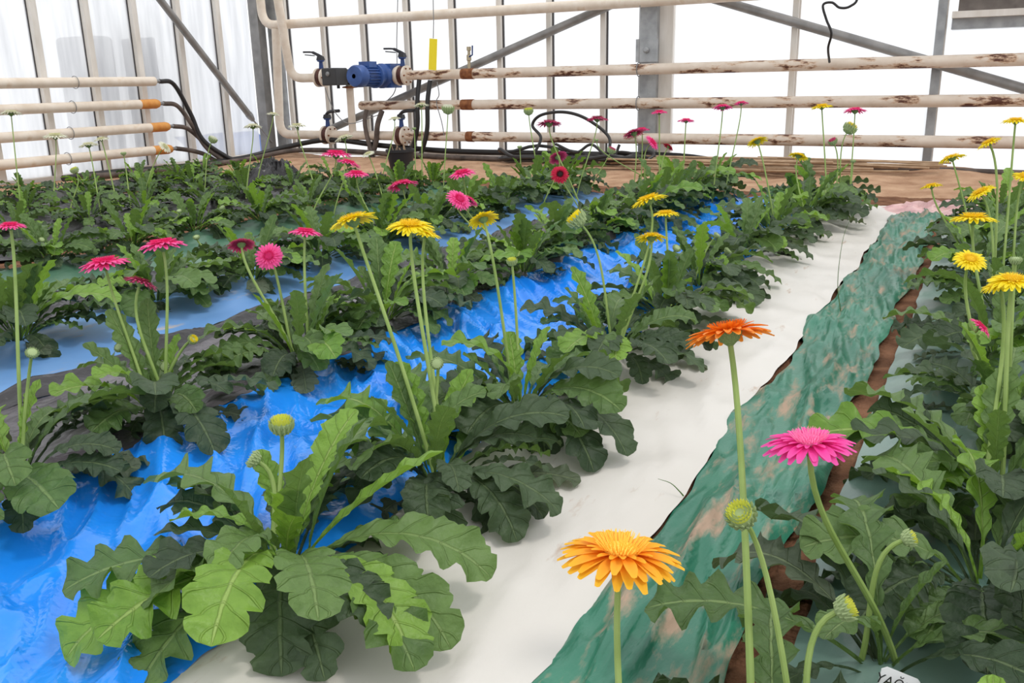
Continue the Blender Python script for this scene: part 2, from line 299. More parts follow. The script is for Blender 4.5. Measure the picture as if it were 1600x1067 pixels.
film('black_plastic_strip', 'narrow shiny black folded plastic strip edging the dull blue film', -2.84, -2.70, 0.8, 7.3, 'black', 0.03, 0.02, ny=200, nx=10, fold=0.03, seed=15.0)
film('dull_blue_plastic_sheet', 'dull light blue flat plastic sheet beyond the narrow black strip', -3.62, -2.80, 1.0, 7.3, 'pale_blue', 0.012, 0.012, ny=180, nx=36, seed=17.0)
film('black_plastic_sheet', 'shiny black crumpled plastic sheet between dull blue and dark green films', -4.0, -3.56, 1.4, 7.4, 'black', 0.06, 0.010, ny=240, nx=30, seed=19.0)
film('dark_green_plastic_sheet', 'dark green flat plastic sheet beyond the black crumpled film', -4.72, -3.96, 1.8, 7.4, 'darkgreen', 0.02, 0.010, ny=180, nx=34, seed=23.0)
film('black_plastic_sheet', 'black plastic sheet under the row two behind the dark green film', -6.0, -5.25, 2.6, 7.5, 'black', 0.05, 0.010, ny=180, nx=34, seed=29.0)
film('black_plastic_sheet', 'black plastic sheet under the second last row before the milky wall', -7.3, -6.4, 3.2, 7.6, 'black', 0.05, 0.010, ny=160, nx=34, seed=31.0)
film('black_plastic_sheet', 'black plastic sheet under the row along the milky side wall', -8.5, -7.5, 3.8, 7.7, 'black', 0.05, 0.010, ny=160, nx=34, seed=37.0)
# ---------------------------------------------------------------- walls
YB, XL, ZT = 10.3, -9.4, 3.3
back = struct(obj('wall_back', None)); left = struct(obj('wall_left', None))
bars = [-8.98, -8.32, -7.65, -6.95, -6.26, -5.57, -4.89, -4.19, -3.60, -2.01, -0.60, 0.81, 2.2, 3.2]
for i, (a, b) in enumerate(zip([XL + 0.1] + bars, bars)):
    right_side = a > -3.7
    MB().box((a + 0.02, YB + 0.02, -0.02 if right_side else 0.08), (b - 0.02, YB + 0.03, ZT)).build('pane', 'pane', back)
for x in bars:
    wide = x > -0.7
    w = 0.045 if not wide else 0.06
    if abs(x + 3.6) < 0.01: continue
    MB().box((x - w, YB - 0.05, -0.06), (x + w * 0.35, YB + 0.06, ZT)).build('glazing_bar', 'alu' if not wide else 'galv', back)
    MB().box((x + w * 0.35, YB - 0.005, -0.06), (x + w * 0.35 + 0.012, YB + 0.03, ZT)).build('seal_strip', 'gasket' if x < -3.7 else 'alu', back)
MB().box((XL, YB - 0.04, 0.04), (-3.6, YB + 0.06, 0.10)).build('sill', 'alu', back)
MB().box((-3.6, YB - 0.04, -0.12), (3.2, YB + 0.06, -0.03)).build('sill', 'alu', back)
MB().box((-3.72, YB - 0.12, -0.1), (-3.52, YB + 0.08, ZT)).build('post', 'galv', back)
MB().box((-3.52, YB - 0.03, -0.1), (-3.36, YB + 0.06, ZT)).build('post_flange', 'alu', back)
p = MB().box((-3.76, YB - 0.14, 1.17), (-3.50, YB - 0.121, 1.42)).build('bracket_plate', 'galv', back)
MB().lathe([(0.035, 0), (0.035, 0.03), (0.02, 0.05)], (-3.63, YB - 0.14, 1.3), (0, -1, 0), 8).build('bolt', 'galv', p)
# corner column
MB().box((XL - 0.02, YB - 0.28, -0.05), (XL + 0.14, YB - 0.14, ZT)).build('corner_post', 'brace', back)
MB().box((XL + 0.14, YB - 0.10, -0.05), (XL + 0.30, YB + 0.02, ZT)).build('corner_post', 'galv', back)
# left wall
lb = [2.6, 3.32, 3.99, 4.66, 5.33, 6.0, 6.67, 7.33, 8.0, 8.68, 9.36]
for a, b in zip(lb, lb[1:] + [YB - 0.28]):
    MB().box((XL - 0.03, a + 0.02, 0.06), (XL - 0.02, b - 0.02, ZT)).build('pane', 'pane_left', left)
for y in lb:
    MB().box((XL - 0.06, y - 0.015, -0.04), (XL + 0.05, y + 0.06, ZT)).build('glazing_bar', 'alu', left)
    MB().box((XL - 0.035, y - 0.024, -0.04), (XL - 0.01, y - 0.015, ZT)).build('seal_strip', 'gasket', left)
MB().box((XL - 0.06, 2.5, -0.04), (XL + 0.07, YB - 0.28, 0.07)).build('sill', 'alu', left)
# vent box at the right
vt = struct(obj('window_1', None)); vt['label'] = 'dark dusty vent opening above an aluminium transom in the back wall'
MB().box((-0.52, YB - 0.10, 1.39), (3.0, YB + 0.05, 1.49)).build('transom', 'galv', vt)
MB().box((-0.52, YB - 0.22, 1.49), (3.0, YB + 0.05, 1.55)).build('ledge', 'alu', vt)
MB().box((-0.48, YB - 0.02, 1.55), (3.0, YB + 0.03, 2.6)).build('vent_panel', 'ventdark', vt)
# braces
def brace(a, b, r, label):
    o = MB().tube([a, b], r, 12).build('diagonal_brace', 'brace', None, True); return tag(o, label, 'brace')
brace(atY(505, 207, 10.18), atY(1010, -17, 10.18), 0.05, 'grey steel tube brace rising behind the pump pipes to the post')
brace(atY(1080, -12, 10.18), atY(1700, 168, 10.18), 0.05, 'grey steel tube brace sloping down behind the rusty pipes')
bt = thing('diagonal_brace', 'grey steel tube brace sloping down across the milky side wall', 'brace')
a, b = atX(235, -20, -9.25), atX(388, 178, -9.25)
MB().tube([a, b], 0.045, 12).build('tube', 'brace', bt, True)
e = b + (b - a).normalized() * 0.12; MB().tube([b, b.lerp(e, 0.4), e], [0.05, 0.05, 0.03], 10).build('end_fitting', 'galv', bt, True)
MB().tube([e, atX(425, 222, -9.25)], 0.012, 6).build('tie_rod', 'galv', bt)
# things outside the milky wall
def outbox(pa, pb, x, dep, m, name, label, cat):
    p, q = atX(*pa, x), atX(*pb, x); mb = MB().box((x - dep, min(p.y, q.y), 0.0), (x, max(p.y, q.y), max(p.z, q.z)))
    o = mb.build(name, m); md = o.modifiers.new('bevel', 'BEVEL'); md.width = 0.06; md.segments = 3; return tag(o, label, cat)
outbox((142, 55), (207, 270), -9.75, 0.7, 'outgrey', 'metal_cabinet', 'broad grey cabinet standing outside behind the milky wall panes', 'cabinet')
outbox((238, 58), (268, 262), -9.75, 0.6, 'outgrey', 'metal_cabinet', 'narrow grey cabinet standing outside behind the milky wall panes', 'cabinet')
tp = MB()
pa, pb = atX(300, 216, -9.9), atX(425, 214, -9.9)
gx = 14
tpv = [(-9.9 - 0.35 * math.sin(k / 8 * math.pi) , pa.y + (pb.y - pa.y) * i / gx, 0.0 + (0.33 + 0.06 * nz(i * 0.6, 3)) * (1 - abs(k / 4 - 1) ** 2.5)) for i in range(gx + 1) for k in range(9)]
tpf = [(i * 9 + k, i * 9 + k + 1, (i + 1) * 9 + k + 1, (i + 1) * 9 + k) for i in range(gx) for k in range(8)]
tag(obj('tarpaulin_heap', mesh('tarpaulin_heap', tpv, tpf, 'outblue')), 'low heap of blue tarpaulin outside the milky wall near the corner', 'tarpaulin')
# ---------------------------------------------------------------- pipework
YP = 10.0; PR = 0.06
def W(px, py, y=YP): return atY(px, py, y)
def X_(px, z): return W(px, 160 + (0.72 - z) * 115).x
def pipe(name, pts, r, m, label, cat='pipe', fr=0.16, group=None):
    o = MB().tube(fillet(pts, fr), r, 16).build(name, m, None, True); return tag(o, label, cat, group)
xr = 3.1
Z1, Z2, Z3 = 1.09, 0.72, 0.33
XV1, XB, XT, XPU, XV2 = W(503, 120).x, W(527, 122).x, W(546, 130).x, W(606, 118).x, W(630, 117).x
XV3, XV4 = W(513, 207).x, W(628, 210).x
def clampring(parent, x, z, r=0.066):
    pass
p1 = thing('heating_pipe', 'long cream pipe with heavy rust flakes running on from the pump', 'pipe', (XV2 + 0.1, YP, Z1))
MB().tube([(XV2 + 0.06, YP, Z1), (xr, YP, Z1)], PR, 18).build('tube', 'rustpipe', p1, True)
MB().lathe([(PR + 0.004, 0), (PR + 0.006, 0.17)], (W(722, 112).x, YP, Z1), (1, 0, 0), 16).build('rust_patch', 'rust', p1, True)
p2 = thing('heating_pipe', 'long cream pipe with a capped end hanging midway below the pump', 'pipe', (-7.56, YP, Z2))
MB().tube([(-7.58, YP, Z2), (-7.56, YP, Z2), (xr, YP, Z2)], [PR * 0.8, PR, PR], 18).build('tube', 'rustpipe', p2, True)
MB().lathe([(PR + 0.004, 0), (PR + 0.006, 0.17)], (W(722, 164).x, YP, Z2), (1, 0, 0), 16).build('rust_patch', 'rust', p2, True)
p3 = thing('heating_pipe', 'lowest long cream pipe running from the lower valve along the wall', 'pipe', (XV4 + 0.1, YP, Z3))
MB().tube([(XV4 + 0.06, YP, Z3), (xr, YP, Z3)], PR, 18).build('tube', 'rustpipe', p3, True)
MB().lathe([(PR + 0.004, 0), (PR + 0.006, 0.1)], (W(730, 213).x, YP, Z3), (1, 0, 0), 16).build('rust_patch', 'rust', p3, True)
# chain hangers on the post side
hg = thing('pipe_hanger', 'thin wire hanger chain holding the three pipes at the post', 'hanger', (-3.66, YP, 1.2))
for z in (Z1, Z2, Z3):
    MB().tube([(-3.66, YP + 0.075 * math.cos(t * math.pi / 8), z + 0.075 * math.sin(t * math.pi / 8)) for t in range(17)], 0.006, 6).build('ring', 'wire', hg)
for z0, z1 in ((Z1 - 0.075, Z2 + 0.075), (Z2 - 0.075, Z3 + 0.075), (1.9, Z1 + 0.075)):
    MB().tube([(-3.66, YP, z0), (-3.66, YP, z1)], 0.005, 6).build('link_wire', 'wire', hg)
ZTOP = 1.80
pipe('supply_pipe', [(W(404, 0).x - 0.01, YP + 0.04, 3.2), (W(404, 0).x, YP + 0.04, ZTOP), (xr, YP + 0.04, ZTOP + 0.02)], PR, 'pipe', 'topmost cream pipe running high along the back wall from the corner', fr=0.22)
pipe('riser_pipe', [(W(428, 45).x, YP + 0.04, ZTOP - 0.05), (W(432, 150).x, YP, Z3), (XV3 - 0.05, YP, Z3)], PR, 'pipe', 'cream riser pipe dropping from the top pipe to the lowest valve', fr=0.2)
pipe('riser_pipe', [(W(447, 0).x, YP - 0.3, 3.2), (W(452, 90).x, YP, Z1), (XV1 - 0.05, YP, Z1)], PR * 0.98, 'pipe', 'cream riser pipe bending into the valve left of the grey actuator', fr=0.2)
pipe('connecting_pipe', [(XV3 + 0.06, YP, Z3), (XV4 - 0.06, YP, Z3)], PR, 'pipe', 'short cream pipe joining the two lower valves')
pipe('branch_pipe', [(XT, YP, Z1 - 0.1), (XT, YP, Z3 + 0.02)], 0.05, 'pipe', 'upright cream branch pipe below the grey actuator box')
def valve(x, z, label, flip=False, low=False):
    t = thing('butterfly_valve', label, 'valve', (x, YP, z))
    R = 0.125
    for s in (-1, 1):
        f = MB().lathe([(R * 0.6, -0.02), (R * 0.98, -0.018), (R, 0.0), (R, 0.012), (R * 0.55, 0.02)], (x + s * 0.055, YP, z), (s, 0, 0), 20).build('flange', 'pipe', t, True)
        for k in range(6):
            a = k * math.pi / 3; MB().lathe([(0.011, 0), (0.011, 0.02)], (x + s * 0.065, YP + 0.095 * math.cos(a), z + 0.095 * math.sin(a)), (s, 0, 0), 6).build('bolt', 'rust', f)
    MB().lathe([(R * 0.9, -0.035), (R * 0.95, -0.02), (R * 0.95, 0.02), (R * 0.9, 0.035)], (x, YP, z), (1, 0, 0), 20).build('wafer_body', 'valvebody', t, True)
    MB().lathe([(0.035, 0.1), (0.03, 0.14), (0.025, 0.2), (0.05, 0.21), (0.05, 0.225)], (x, YP, z), (0, 0, 1), 12).build('neck', 'valveblue', t, True)
    h = -1 if not low else 1
    zz = z + 0.225
    MB().add([(x - 0.045, YP - 0.04, zz), (x + 0.045, YP - 0.04, zz), (x + 0.045, YP + 0.04, zz), (x - 0.045, YP + 0.04, zz), (x - 0.035, YP - 0.03, zz + 0.05), (x + 0.035, YP - 0.03, zz + 0.05), (x + 0.035, YP + 0.03, zz + 0.05), (x - 0.035, YP + 0.03, zz + 0.05)],
             [(3, 2, 1, 0), (4, 5, 6, 7), (0, 1, 5, 4), (1, 2, 6, 5), (2, 3, 7, 6), (3, 0, 4, 7)]).build('handle_hub', 'handle', t)
    if not low:
        MB().tube(spline([(x + 0.02, YP, zz + 0.04), (x - 0.05, YP - 0.01, zz + 0.075), (x - 0.12, YP - 0.03, zz + 0.105), (x - 0.24, YP - 0.06, zz + 0.11)], 4), [0.022] * 4 + [0.02] * 4 + [0.012] * 5, 8).build('lever', 'handle', t, True)
        MB().tube([(x - 0.08, YP - 0.02, zz + 0.06), (x - 0.22, YP - 0.055, zz + 0.075)], 0.007, 6).build('trigger', 'handle', t)
    else:
        MB().tube(spline([(x - 0.03, YP, zz + 0.03), (x + 0.06, YP - 0.02, zz + 0.085), (x + 0.26, YP - 0.06, zz + 0.10)], 5), 0.022, 8).build('lever', 'handle', t, True)
    return t
valve(XV1, Z1, 'butterfly valve with black lever beside the grey actuator box')
valve(XV2, Z1, 'butterfly valve with black lever right beside the blue pump')
valve(XV3, Z3, 'lower butterfly valve with black lever below the grey actuator box', low=True)
valve(XV4, Z3, 'lower butterfly valve with black lever under the capped pipe', low=True)
# actuator and three way valve
ac = thing('valve_actuator', 'dark grey actuator box on the three way mixing valve beside the blue pump', 'actuator', (XT, YP, Z1))
MB().lathe([(0.09, -0.14), (0.1, -0.1), (0.1, 0.1), (0.09, 0.14)], (XT, YP, Z1), (1, 0, 0), 16).build('valve_body', 'darkgrey', ac, True)
MB().lathe([(0.05, 0), (0.10, 0.005), (0.10, 0.02), (0.05, 0.03)], (XT, YP, Z1 - 0.145), (0, 0, 1), 16).build('flange', 'rust', ac, True)
o = MB().box((XT - 0.17, YP - 0.36, Z1 - 0.105), (XT + 0.06, YP - 0.1, Z1 + 0.115)).build('housing', 'darkgrey', ac); md = o.modifiers.new('b', 'BEVEL'); md.width = 0.015; md.segments = 2
MB().lathe([(0.03, 0), (0.03, 0.012), (0.012, 0.02)], (XT - 0.06, YP - 0.36, Z1 + 0.04), (0, -1, 0), 12).build('dial', 'wire', o)
MB().lathe([(0.02, 0), (0.02, -0.04)], (XT - 0.03, YP - 0.2, Z1 - 0.105), (0, 0, 1), 8).build('cable_gland', 'handle', o)
# pump
pu = thing('circulation_pump', 'blue circulation pump with finned motor on the upper pipe', 'pump', (XPU, YP, Z1))
MB().lathe([(0.08, -0.17), (0.12, -0.15), (0.15, -0.05), (0.15, 0.06), (0.12, 0.14), (0.08, 0.17)], (XPU - 0.02, YP, Z1), (1, 0, 0), 20).build('volute', 'pumpblue', pu, True)
MB().box((XPU - 0.06, YP - 0.12, Z1 - 0.15), (XPU + 0.13, YP + 0.12, Z1 + 0.15)).build('pump_casing', 'pumpblue', pu)
for x, s in ((XPU + 0.15, 1), (XPU - 0.2, -1)):
    MB().lathe([(0.06, -0.05), (0.11, -0.015), (0.115, 0.0), (0.115, 0.03), (0.06, 0.04)], (x, YP, Z1), (s, 0, 0), 18).build('flange', 'pipe', pu, True)
MB().lathe([(0.10, 0), (0.155, 0.02), (0.155, 0.05), (0.12, 0.07), (0.12, 0.17), (0.15, 0.175), (0.15, 0.2), (0.12, 0.21)], (XPU, YP - 0.1, Z1), (0, -1, 0), 22).build('bearing_bracket', 'pumpblue', pu, True)
mo = MB().lathe([(0.105, 0.2), (0.108, 0.21), (0.108, 0.46), (0.1, 0.47)], (XPU, YP - 0.1, Z1), (0, -1, 0), 22).build('motor', 'pumpblue', pu, True)
for k in range(20):
    a = 2 * math.pi * k / 20; d = Vector((math.cos(a), 0, math.sin(a))); t = Vector((-math.sin(a), 0, math.cos(a))) * 0.004; c = Vector((XPU, YP, Z1))
    v = []
    for yy in (-0.32, -0.54):
        for rr in (0.1, 0.128):
            for sg in (-1, 1): v.append(c + d * rr + t * sg + Vector((0, yy, 0)))
    MB().add(v, [(0, 1, 3, 2), (4, 6, 7, 5), (0, 2, 6, 4), (1, 5, 7, 3), (2, 3, 7, 6), (0, 4, 5, 1)]).build('cooling_fin', 'pumpblue', mo)
fc = MB().lathe([(0.125, 0.0), (0.135, 0.01), (0.135, 0.12), (0.12, 0.15), (0.04, 0.16)], (XPU, YP - 0.56, Z1), (0, -1, 0), 22).build('fan_cover', 'pumpblue', pu, True)
for k in range(4): MB().lathe([(0.032 + 0.022 * k, 0), (0.036 + 0.022 * k, 0.004), (0.028 + 0.022 * k, 0.005)], (XPU, YP - 0.715 + 0.004 * k, Z1), (0, -1, 0), 18).build('grille_ring', 'valveblue', fc)
MB().box((XPU - 0.08, YP - 0.50, Z1 + 0.105), (XPU + 0.08, YP - 0.34, Z1 + 0.175)).build('terminal_box', 'pumpblue', mo)
# left wall pipes with hoses
LP = [(1.08, 8.05, False), (0.815, 8.07, True), (0.535, 8.18, True), (0.26, 8.18, True)]
lname = ['topmost cream pipe on the milky side wall, end feeding a black hose', 'second cream pipe down on the milky side wall with orange rusted end', 'third cream pipe down on the milky side wall with orange rusted end', 'lowest cream pipe on the milky side wall with orange rusted end']
hname = ['black hose bending down from the topmost side wall pipe', 'black hose bending down from the second side wall pipe', 'dusty black hose looping down from the third side wall pipe', 'dusty grey hose dropping from the lowest side wall pipe']
XW = -9.2
hend = [(XW + 0.35, 8.95, 0.02), (XW + 0.28, 8.85, 0.02), (XW + 0.3, 9.15, 0.02), (XW + 0.45, 8.7, 0.02)]
for i, (z, ye, rust) in enumerate(LP):
    t = thing('heating_pipe', lname[i], 'pipe', (XW, ye, z))
    MB().tube([(XW, 2.7, z), (XW, ye - (0.28 if rust else 0), z)], 0.055, 14).build('tube', 'pipe', t, True)
    if rust: MB().tube([(XW, ye - 0.28, z), (XW, ye - 0.04, z), (XW, ye, z)], [0.056, 0.058, 0.045], 14).build('rusted_end', 'orange_end', t, True)
    MB().tube([(XW, ye, z), (XW, ye + 0.1, z)], 0.022, 8).build('nozzle', 'wire', t, True)
    for yy in (6.95 - 0.08 * i,):
        MB().tube([(XW + 0.068 * math.cos(k * math.pi / 8), yy, z + 0.068 * math.sin(k * math.pi / 8)) for k in range(17)], 0.004, 6).build('clip_ring', 'wire', t)
    h = MB().tube(spline([(XW, ye + 0.08, z), (XW, ye + 0.3, z - 0.04), (XW + 0.02, ye + 0.5, z * 0.62), (XW + 0.1, ye + 0.6, z * 0.3), hend[i]], 8), 0.028, 10).build('rubber_hose', 'hose' if i < 1 else 'hose_dusty', None, True)
    tag(h, hname[i], 'hose')
# hoses from pipes 1 and 2
def hose(pts, r, m, label, name='rubber_hose', n=8): return tag(MB().tube(spline(pts, n), r, 10).build(name, m, None, True), label, 'hose')
hose([W(655, 124), W(652, 160, 9.93), W(652, 200, 9.92), W(640, 238, 9.9), W(610, 262, 9.6)], 0.03, 'hose', 'black hose hanging from the upper pipe nearest the pump valve')
hose([W(672, 126), W(668, 160, 9.93), W(667, 205, 9.92), W(655, 245, 9.9), W(630, 268, 9.6)], 0.03, 'hose', 'black hose hanging from the upper pipe below the yellow card')
hose([W(573, 171), W(570, 190, 9.93), W(574, 215, 9.93), W(580, 235, 9.9), W(585, 255, 9.8)], 0.03, 'hose_dusty', 'dusty black hose hanging from the capped end of the middle pipe')
hose([W(597, 173), W(590, 195, 9.93), W(587, 225, 9.93), W(575, 252, 9.9), W(550, 266, 9.7), W(505, 262, 9.5)], 0.035, 'hose_dusty', 'thick dusty hose hanging from the middle pipe and trailing on the bank')
def gz(x, y, dz=0.035): return (x, y, max(gh(x, y) + 0.008, 0.02) + dz)
hose([(-8.9, 6.4, 0.08)] + [gz(-8.95, y) for y in (7.0, 7.6, 8.2, 8.8, 9.3)] + [(-8.7, 9.75, 0.18), (-8.1, 9.95, 0.27), (-7.3, 10.02, 0.2), (-6.3, 10.08, 0.14)] + [(x, 10.12, 0.13) for x in (-5.2, -4.2, -3.2)] + [(-2.4, 10.08, 0.05), (-1.2, 10.0, 0.04), (0.2, 9.95, 0.04), (1.8, 9.95, 0.04)], 0.035, 'hose', 'long black irrigation hose running along both walls through the corner', 'irrigation_hose', 5)
hose([(-8.85, 6.6, 0.08)] + [gz(-8.8, y) for y in (7.2, 8.0, 8.7, 9.2)] + [(-8.5, 9.65, 0.14), (-7.8, 9.8, 0.14), (-6.9, 9.85, 0.10)] + [gz(x, 9.85) for x in (-5.9, -4.9, -3.9, -2.9, -1.9, -0.9, 0.4, 1.8)], 0.032, 'hose_dusty', 'dusty irrigation hose lying in front of the long black hose', 'irrigation_hose', 5)
coil = []
for k in range(64):
    a = k * 0.42; coil.append((-4.25 + (0.85 + 0.25 * nz(k * 0.11, 6)) * math.cos(a) + 0.2 * nz(k * 0.3, 2), 9.5 + 0.3 * math.sin(a) + 0.12 * nz(k * 0.3, 8), 0.09 + 0.001 * k + 0.2 * abs(nz(k * 0.35, 4))))
tag(MB().tube(spline(coil, 3), 0.02, 8).build('hose_coil', 'hose', None, True), 'tangled coil of thin black hose lying on the bank near the post', 'hose coil')
hose([W(835, 240, 9.6), W(845, 215, 9.7), W(832, 196, 9.75), W(845, 180, 9.75), W(880, 175, 9.75), W(915, 185, 9.75), W(950, 212, 9.75), W(952, 238, 9.6)], 0.018, 'hose', 'thin black hose loop arching up above the coil', 'hose_loop')
hose([W(868, 225, 9.6), W(900, 238, 9.6), W(925, 226, 9.65), W(955, 250, 9.6), W(968, 226, 9.65)], 0.016, 'hose', 'short twisted black hose end crossing the coil', 'hose_loop')
# hanging cable upper right
hose([W(1330, -60, 9.6), W(1340, -6, 9.6), W(1328, 10, 9.6), W(1312, 12, 9.6), W(1300, 4, 9.6), W(1286, 8, 9.6), W(1291, 30, 9.6), W(1299, 52, 9.6), W(1294, 75, 9.7), W(1296, 97, 9.9)], 0.012, 'hose', 'thin black cable dangling above the rusty upper pipe', 'hanging_cable', 6)
# yellow card
yc = thing('sticky_trap', 'yellow sticky insect card hanging on a thin chain by the pipe', 'insect trap', W(676, 110, 9.9))
a, b, c_, d_ = W(671, 60, 9.85), W(683, 61, 9.85), W(681.5, 110, 9.85), W(669.5, 109, 9.85)
off = Vector((0.001, 0.004, 0))
MB().add([a, b, c_, d_, a + off, b + off, c_ + off, d_ + off], [(3, 2, 1, 0), (4, 5, 6, 7), (0, 1, 5, 4), (1, 2, 6, 5), (2, 3, 7, 6), (3, 0, 4, 7)]).build('card', 'yellow_card', yc)
MB().tube([W(677, 60, 9.85), W(677.5, 35, 9.85), W(676, -40, 9.85)], 0.006, 6).build('chain', 'wire', yc)
# small drain valve
dv = thing('drain_valve', 'small brass ball valve with blue lever standing on the upper pipe', 'valve', (W(733, 110).x, YP, Z1))
xx = W(733, 110).x
MB().lathe([(0.02, 0.05), (0.02, 0.15), (0.03, 0.16), (0.03, 0.22), (0.018, 0.23), (0.018, 0.27), (0.028, 0.275), (0.028, 0.32)], (xx, YP, Z1), (0.02, 0, 1), 10).build('valve_body', 'brass', dv, True)
MB().tube([(xx + 0.02, YP - 0.02, Z1 + 0.2), (xx + 0.07, YP - 0.03, Z1 + 0.22), (xx + 0.075, YP - 0.03, Z1 + 0.33)], 0.01, 6).build('lever', 'valveblue', dv, True)
# thin wires near the pump
for pts, lb_ in (([W(508, 137, 9.8), W(514, 155, 9.8), W(527, 180, 9.85), W(548, 193, 9.9), W(590, 180, 9.95)], 'thin grey cable drooping from the actuator box'),
                 ([W(622, -20, 10.15), W(620, 60, 10.15), W(619, 135, 10.1), W(603, 160, 10.05)], 'thin grey cable hanging behind the blue pump'),
                 ([W(683, 128, 9.9), W(686, 148, 9.9), W(682, 160, 9.9), W(690, 190, 9.9), W(694, 212, 9.9)], 'thin wire hook hanging below the yellow card')):
    tag(MB().tube(spline(pts, 6), 0.006, 6).build('wire', 'wire', None, True), lb_, 'wire')
# pot with dry twigs
pp = ground(627, 272, 0.05); pp = at_depth(627, 262, depth(pp) * 1.02); pp.z = gh(pp.x, pp.y) + 0.01
pot = thing('plant_pot', 'black plastic pot with dry twigs on the bank under the pump', 'pot', pp)
prs = 0.15
MB().lathe([(prs * 0.72, 0), (prs, 0.25), (prs * 1.08, 0.255), (prs * 1.08, 0.285), (prs * 0.96, 0.285), (prs * 0.93, 0.22)], pp, (0, 0, 1), 20).build('pot_body', 'pot', pot, True)
for k in range(7):
    a = random.random() * 6.28; q = pp + Vector((0.07 * math.cos(a), 0.07 * math.sin(a), 0.22))
    MB().tube([q, q + Vector((random.uniform(-.05, .05), random.uniform(-.05, .05), random.uniform(.06, .2)))], 0.005, 5).build('twig', 'cane', pot)
# canes lying on the bank
cb = thing('cane_bundle', 'bundle of thin dry brown canes lying along the foot of the back wall', 'canes', (-2.0, 9.6, 0.05))
cme = MB().tube([(-0.9, 0, 0), (0, 0.008, 0.004), (0.9, 0, 0)], 0.011, 6).mesh('cane', 'cane', True)
for k in range(46):
    x = random.uniform(-3.0, -1.1); y = random.uniform(9.2, 9.7); o = obj('cane', cme, cb, Vector((x, y, gh(x, y) + 0.04 + random.uniform(0, 0.09))) - Vector((-2.0, 9.6, 0.05)), (0, random.uniform(-.03, .03), random.uniform(-.09, .09)), random.uniform(0.7, 1.1))
# crumpled plastic heaps
def heap(c, rx, ry, hz, m, name, label, cat, seed):
    n = 26; v = []; f = []
    for i in range(n + 1):
        for j in range(n + 1):
            u, w = i / n * 2 - 1, j / n * 2 - 1; r = math.hypot(u, w); k = max(0, 1 - r ** 2)
            cr = 1 - abs(nz(u * 3 + seed, w * 3)) * 1.6
            x, y = c[0] + u * rx * (1 + 0.2 * nz(w * 2, seed)), c[1] + w * ry; v.append((x, y, gh(x, y) + 0.004 + hz * k * max(0.1, cr)))
    f = [(i * (n + 1) + j, i * (n + 1) + j + 1, (i + 1) * (n + 1) + j + 1, (i + 1) * (n + 1) + j) for i in range(n) for j in range(n)]
    return tag(obj(name, mesh(name, v, f, m, smooth=False)), label, cat)
q = ground(432, 292); heap((q.x, q.y), 0.32, 0.35, 0.3, 'black', 'crumpled_plastic', 'crumpled heap of black plastic lying near the corner column', 'plastic heap', 3)
q = ground(1455, 338); heap((q.x, q.y + 0.1), 0.42, 0.22, 0.10, 'pinkcloth', 'crumpled_plastic', 'crumpled pale pink plastic lying at the end of the white film', 'plastic heap', 6)
# ---------------------------------------------------------------- leaves
def leaf_verts(rg, e0, e1, wid, lob, pet, ruff, fold, twist=0.0, n=52):
    L = 1.0; x = z = 0.0; verts = []; uvs = []; us = (-1, -0.72, -0.4, -0.12, 0, 0.12, 0.4, 0.72, 1); side = rg.uniform(-0.12, 0.12)
    ph = (rg.random(), rg.random()); nl = rg.choice((5, 6, 6, 7)); cen = []; y = 0.0
    for i in range(n + 1):
        t = i / n; th = e0 + (e1 - e0) * (t ** 1.25); ps = side * t * 2.5
        cen.append((Vector((x, y, z)), th, ps)); dl = L / n; x += math.cos(th) * math.cos(ps) * dl; y += math.cos(th) * math.sin(ps) * dl; z += math.sin(th) * dl
    for i in range(n + 1):
        t = i / n; p, th, ps = cen[i]
        tang = Vector((math.cos(th) * math.cos(ps), math.cos(th) * math.sin(ps), math.sin(th))); lat = Vector((-math.sin(ps), math.cos(ps), 0)); tw = twist * t
        up = tang.cross(lat) * -1; up = -up if up.dot(Vector((-math.sin(th), 0, math.cos(th)))) < 0 else up
        lat2 = lat * math.cos(tw) + up * math.sin(tw); up2 = up * math.cos(tw) - lat * math.sin(tw)
        s = max(0.0, (t - pet) / (1 - pet))
        env = (s ** 0.55) * (max(0, 1 - s ** 3.2)) ** 0.62 * (0.62 + 0.5 * s) if s > 0 else 0
        for u in us:
            k = 0 if u < 0 else 1; frac = (s * nl + ph[k]) % 1.0; dep = min(0.86, lob * 1.35 * (1 - s) ** 0.45 + 0.12)
            lobf = (1 - dep * (1 - math.sin(math.pi * frac) ** 0.55)) * (1 + 0.05 * math.sin(6.283 * (frac * 3 + ph[k])))
            w = wid * env * lobf; w = max(w, 0.011 * (1 - 0.55 * t))
            if i == n: w = 0.002
            ru = ruff * wid * math.sin(2 * math.pi * (s * nl + ph[k]) + (1.1 if k else 0)) * u * u * min(1, env * 1.5) + ruff * 0.45 * wid * math.sin(23 * s + 5 * ph[k]) * abs(u) ** 3 * min(1, env * 1.5)
            zz = fold * abs(u) * w + ru - (0.010 * (1 - 0.7 * t) * math.sqrt(max(0, 1 - (u / 0.2) ** 2)) if abs(u) < 0.2 else 0) * (1 if s > 0 else 1.0)
            if s <= 0: zz = -0.012 * math.sqrt(max(0, 1 - u * u))
            q = p + lat2 * (u * w) + up2 * zz + tang * (0.16 * abs(u) * w)
            verts.append(tuple(q)); uvs.append((0.5 + u * 0.5, t))
    m = len(us); faces = [(i * m + j, i * m + j + 1, (i + 1) * m + j + 1, (i + 1) * m + j) for i in range(n) for j in range(m - 1)]
    return verts, faces, uvs, cen[-1][0]
LEAF = {}
rg = random.Random(11); R_ = math.radians
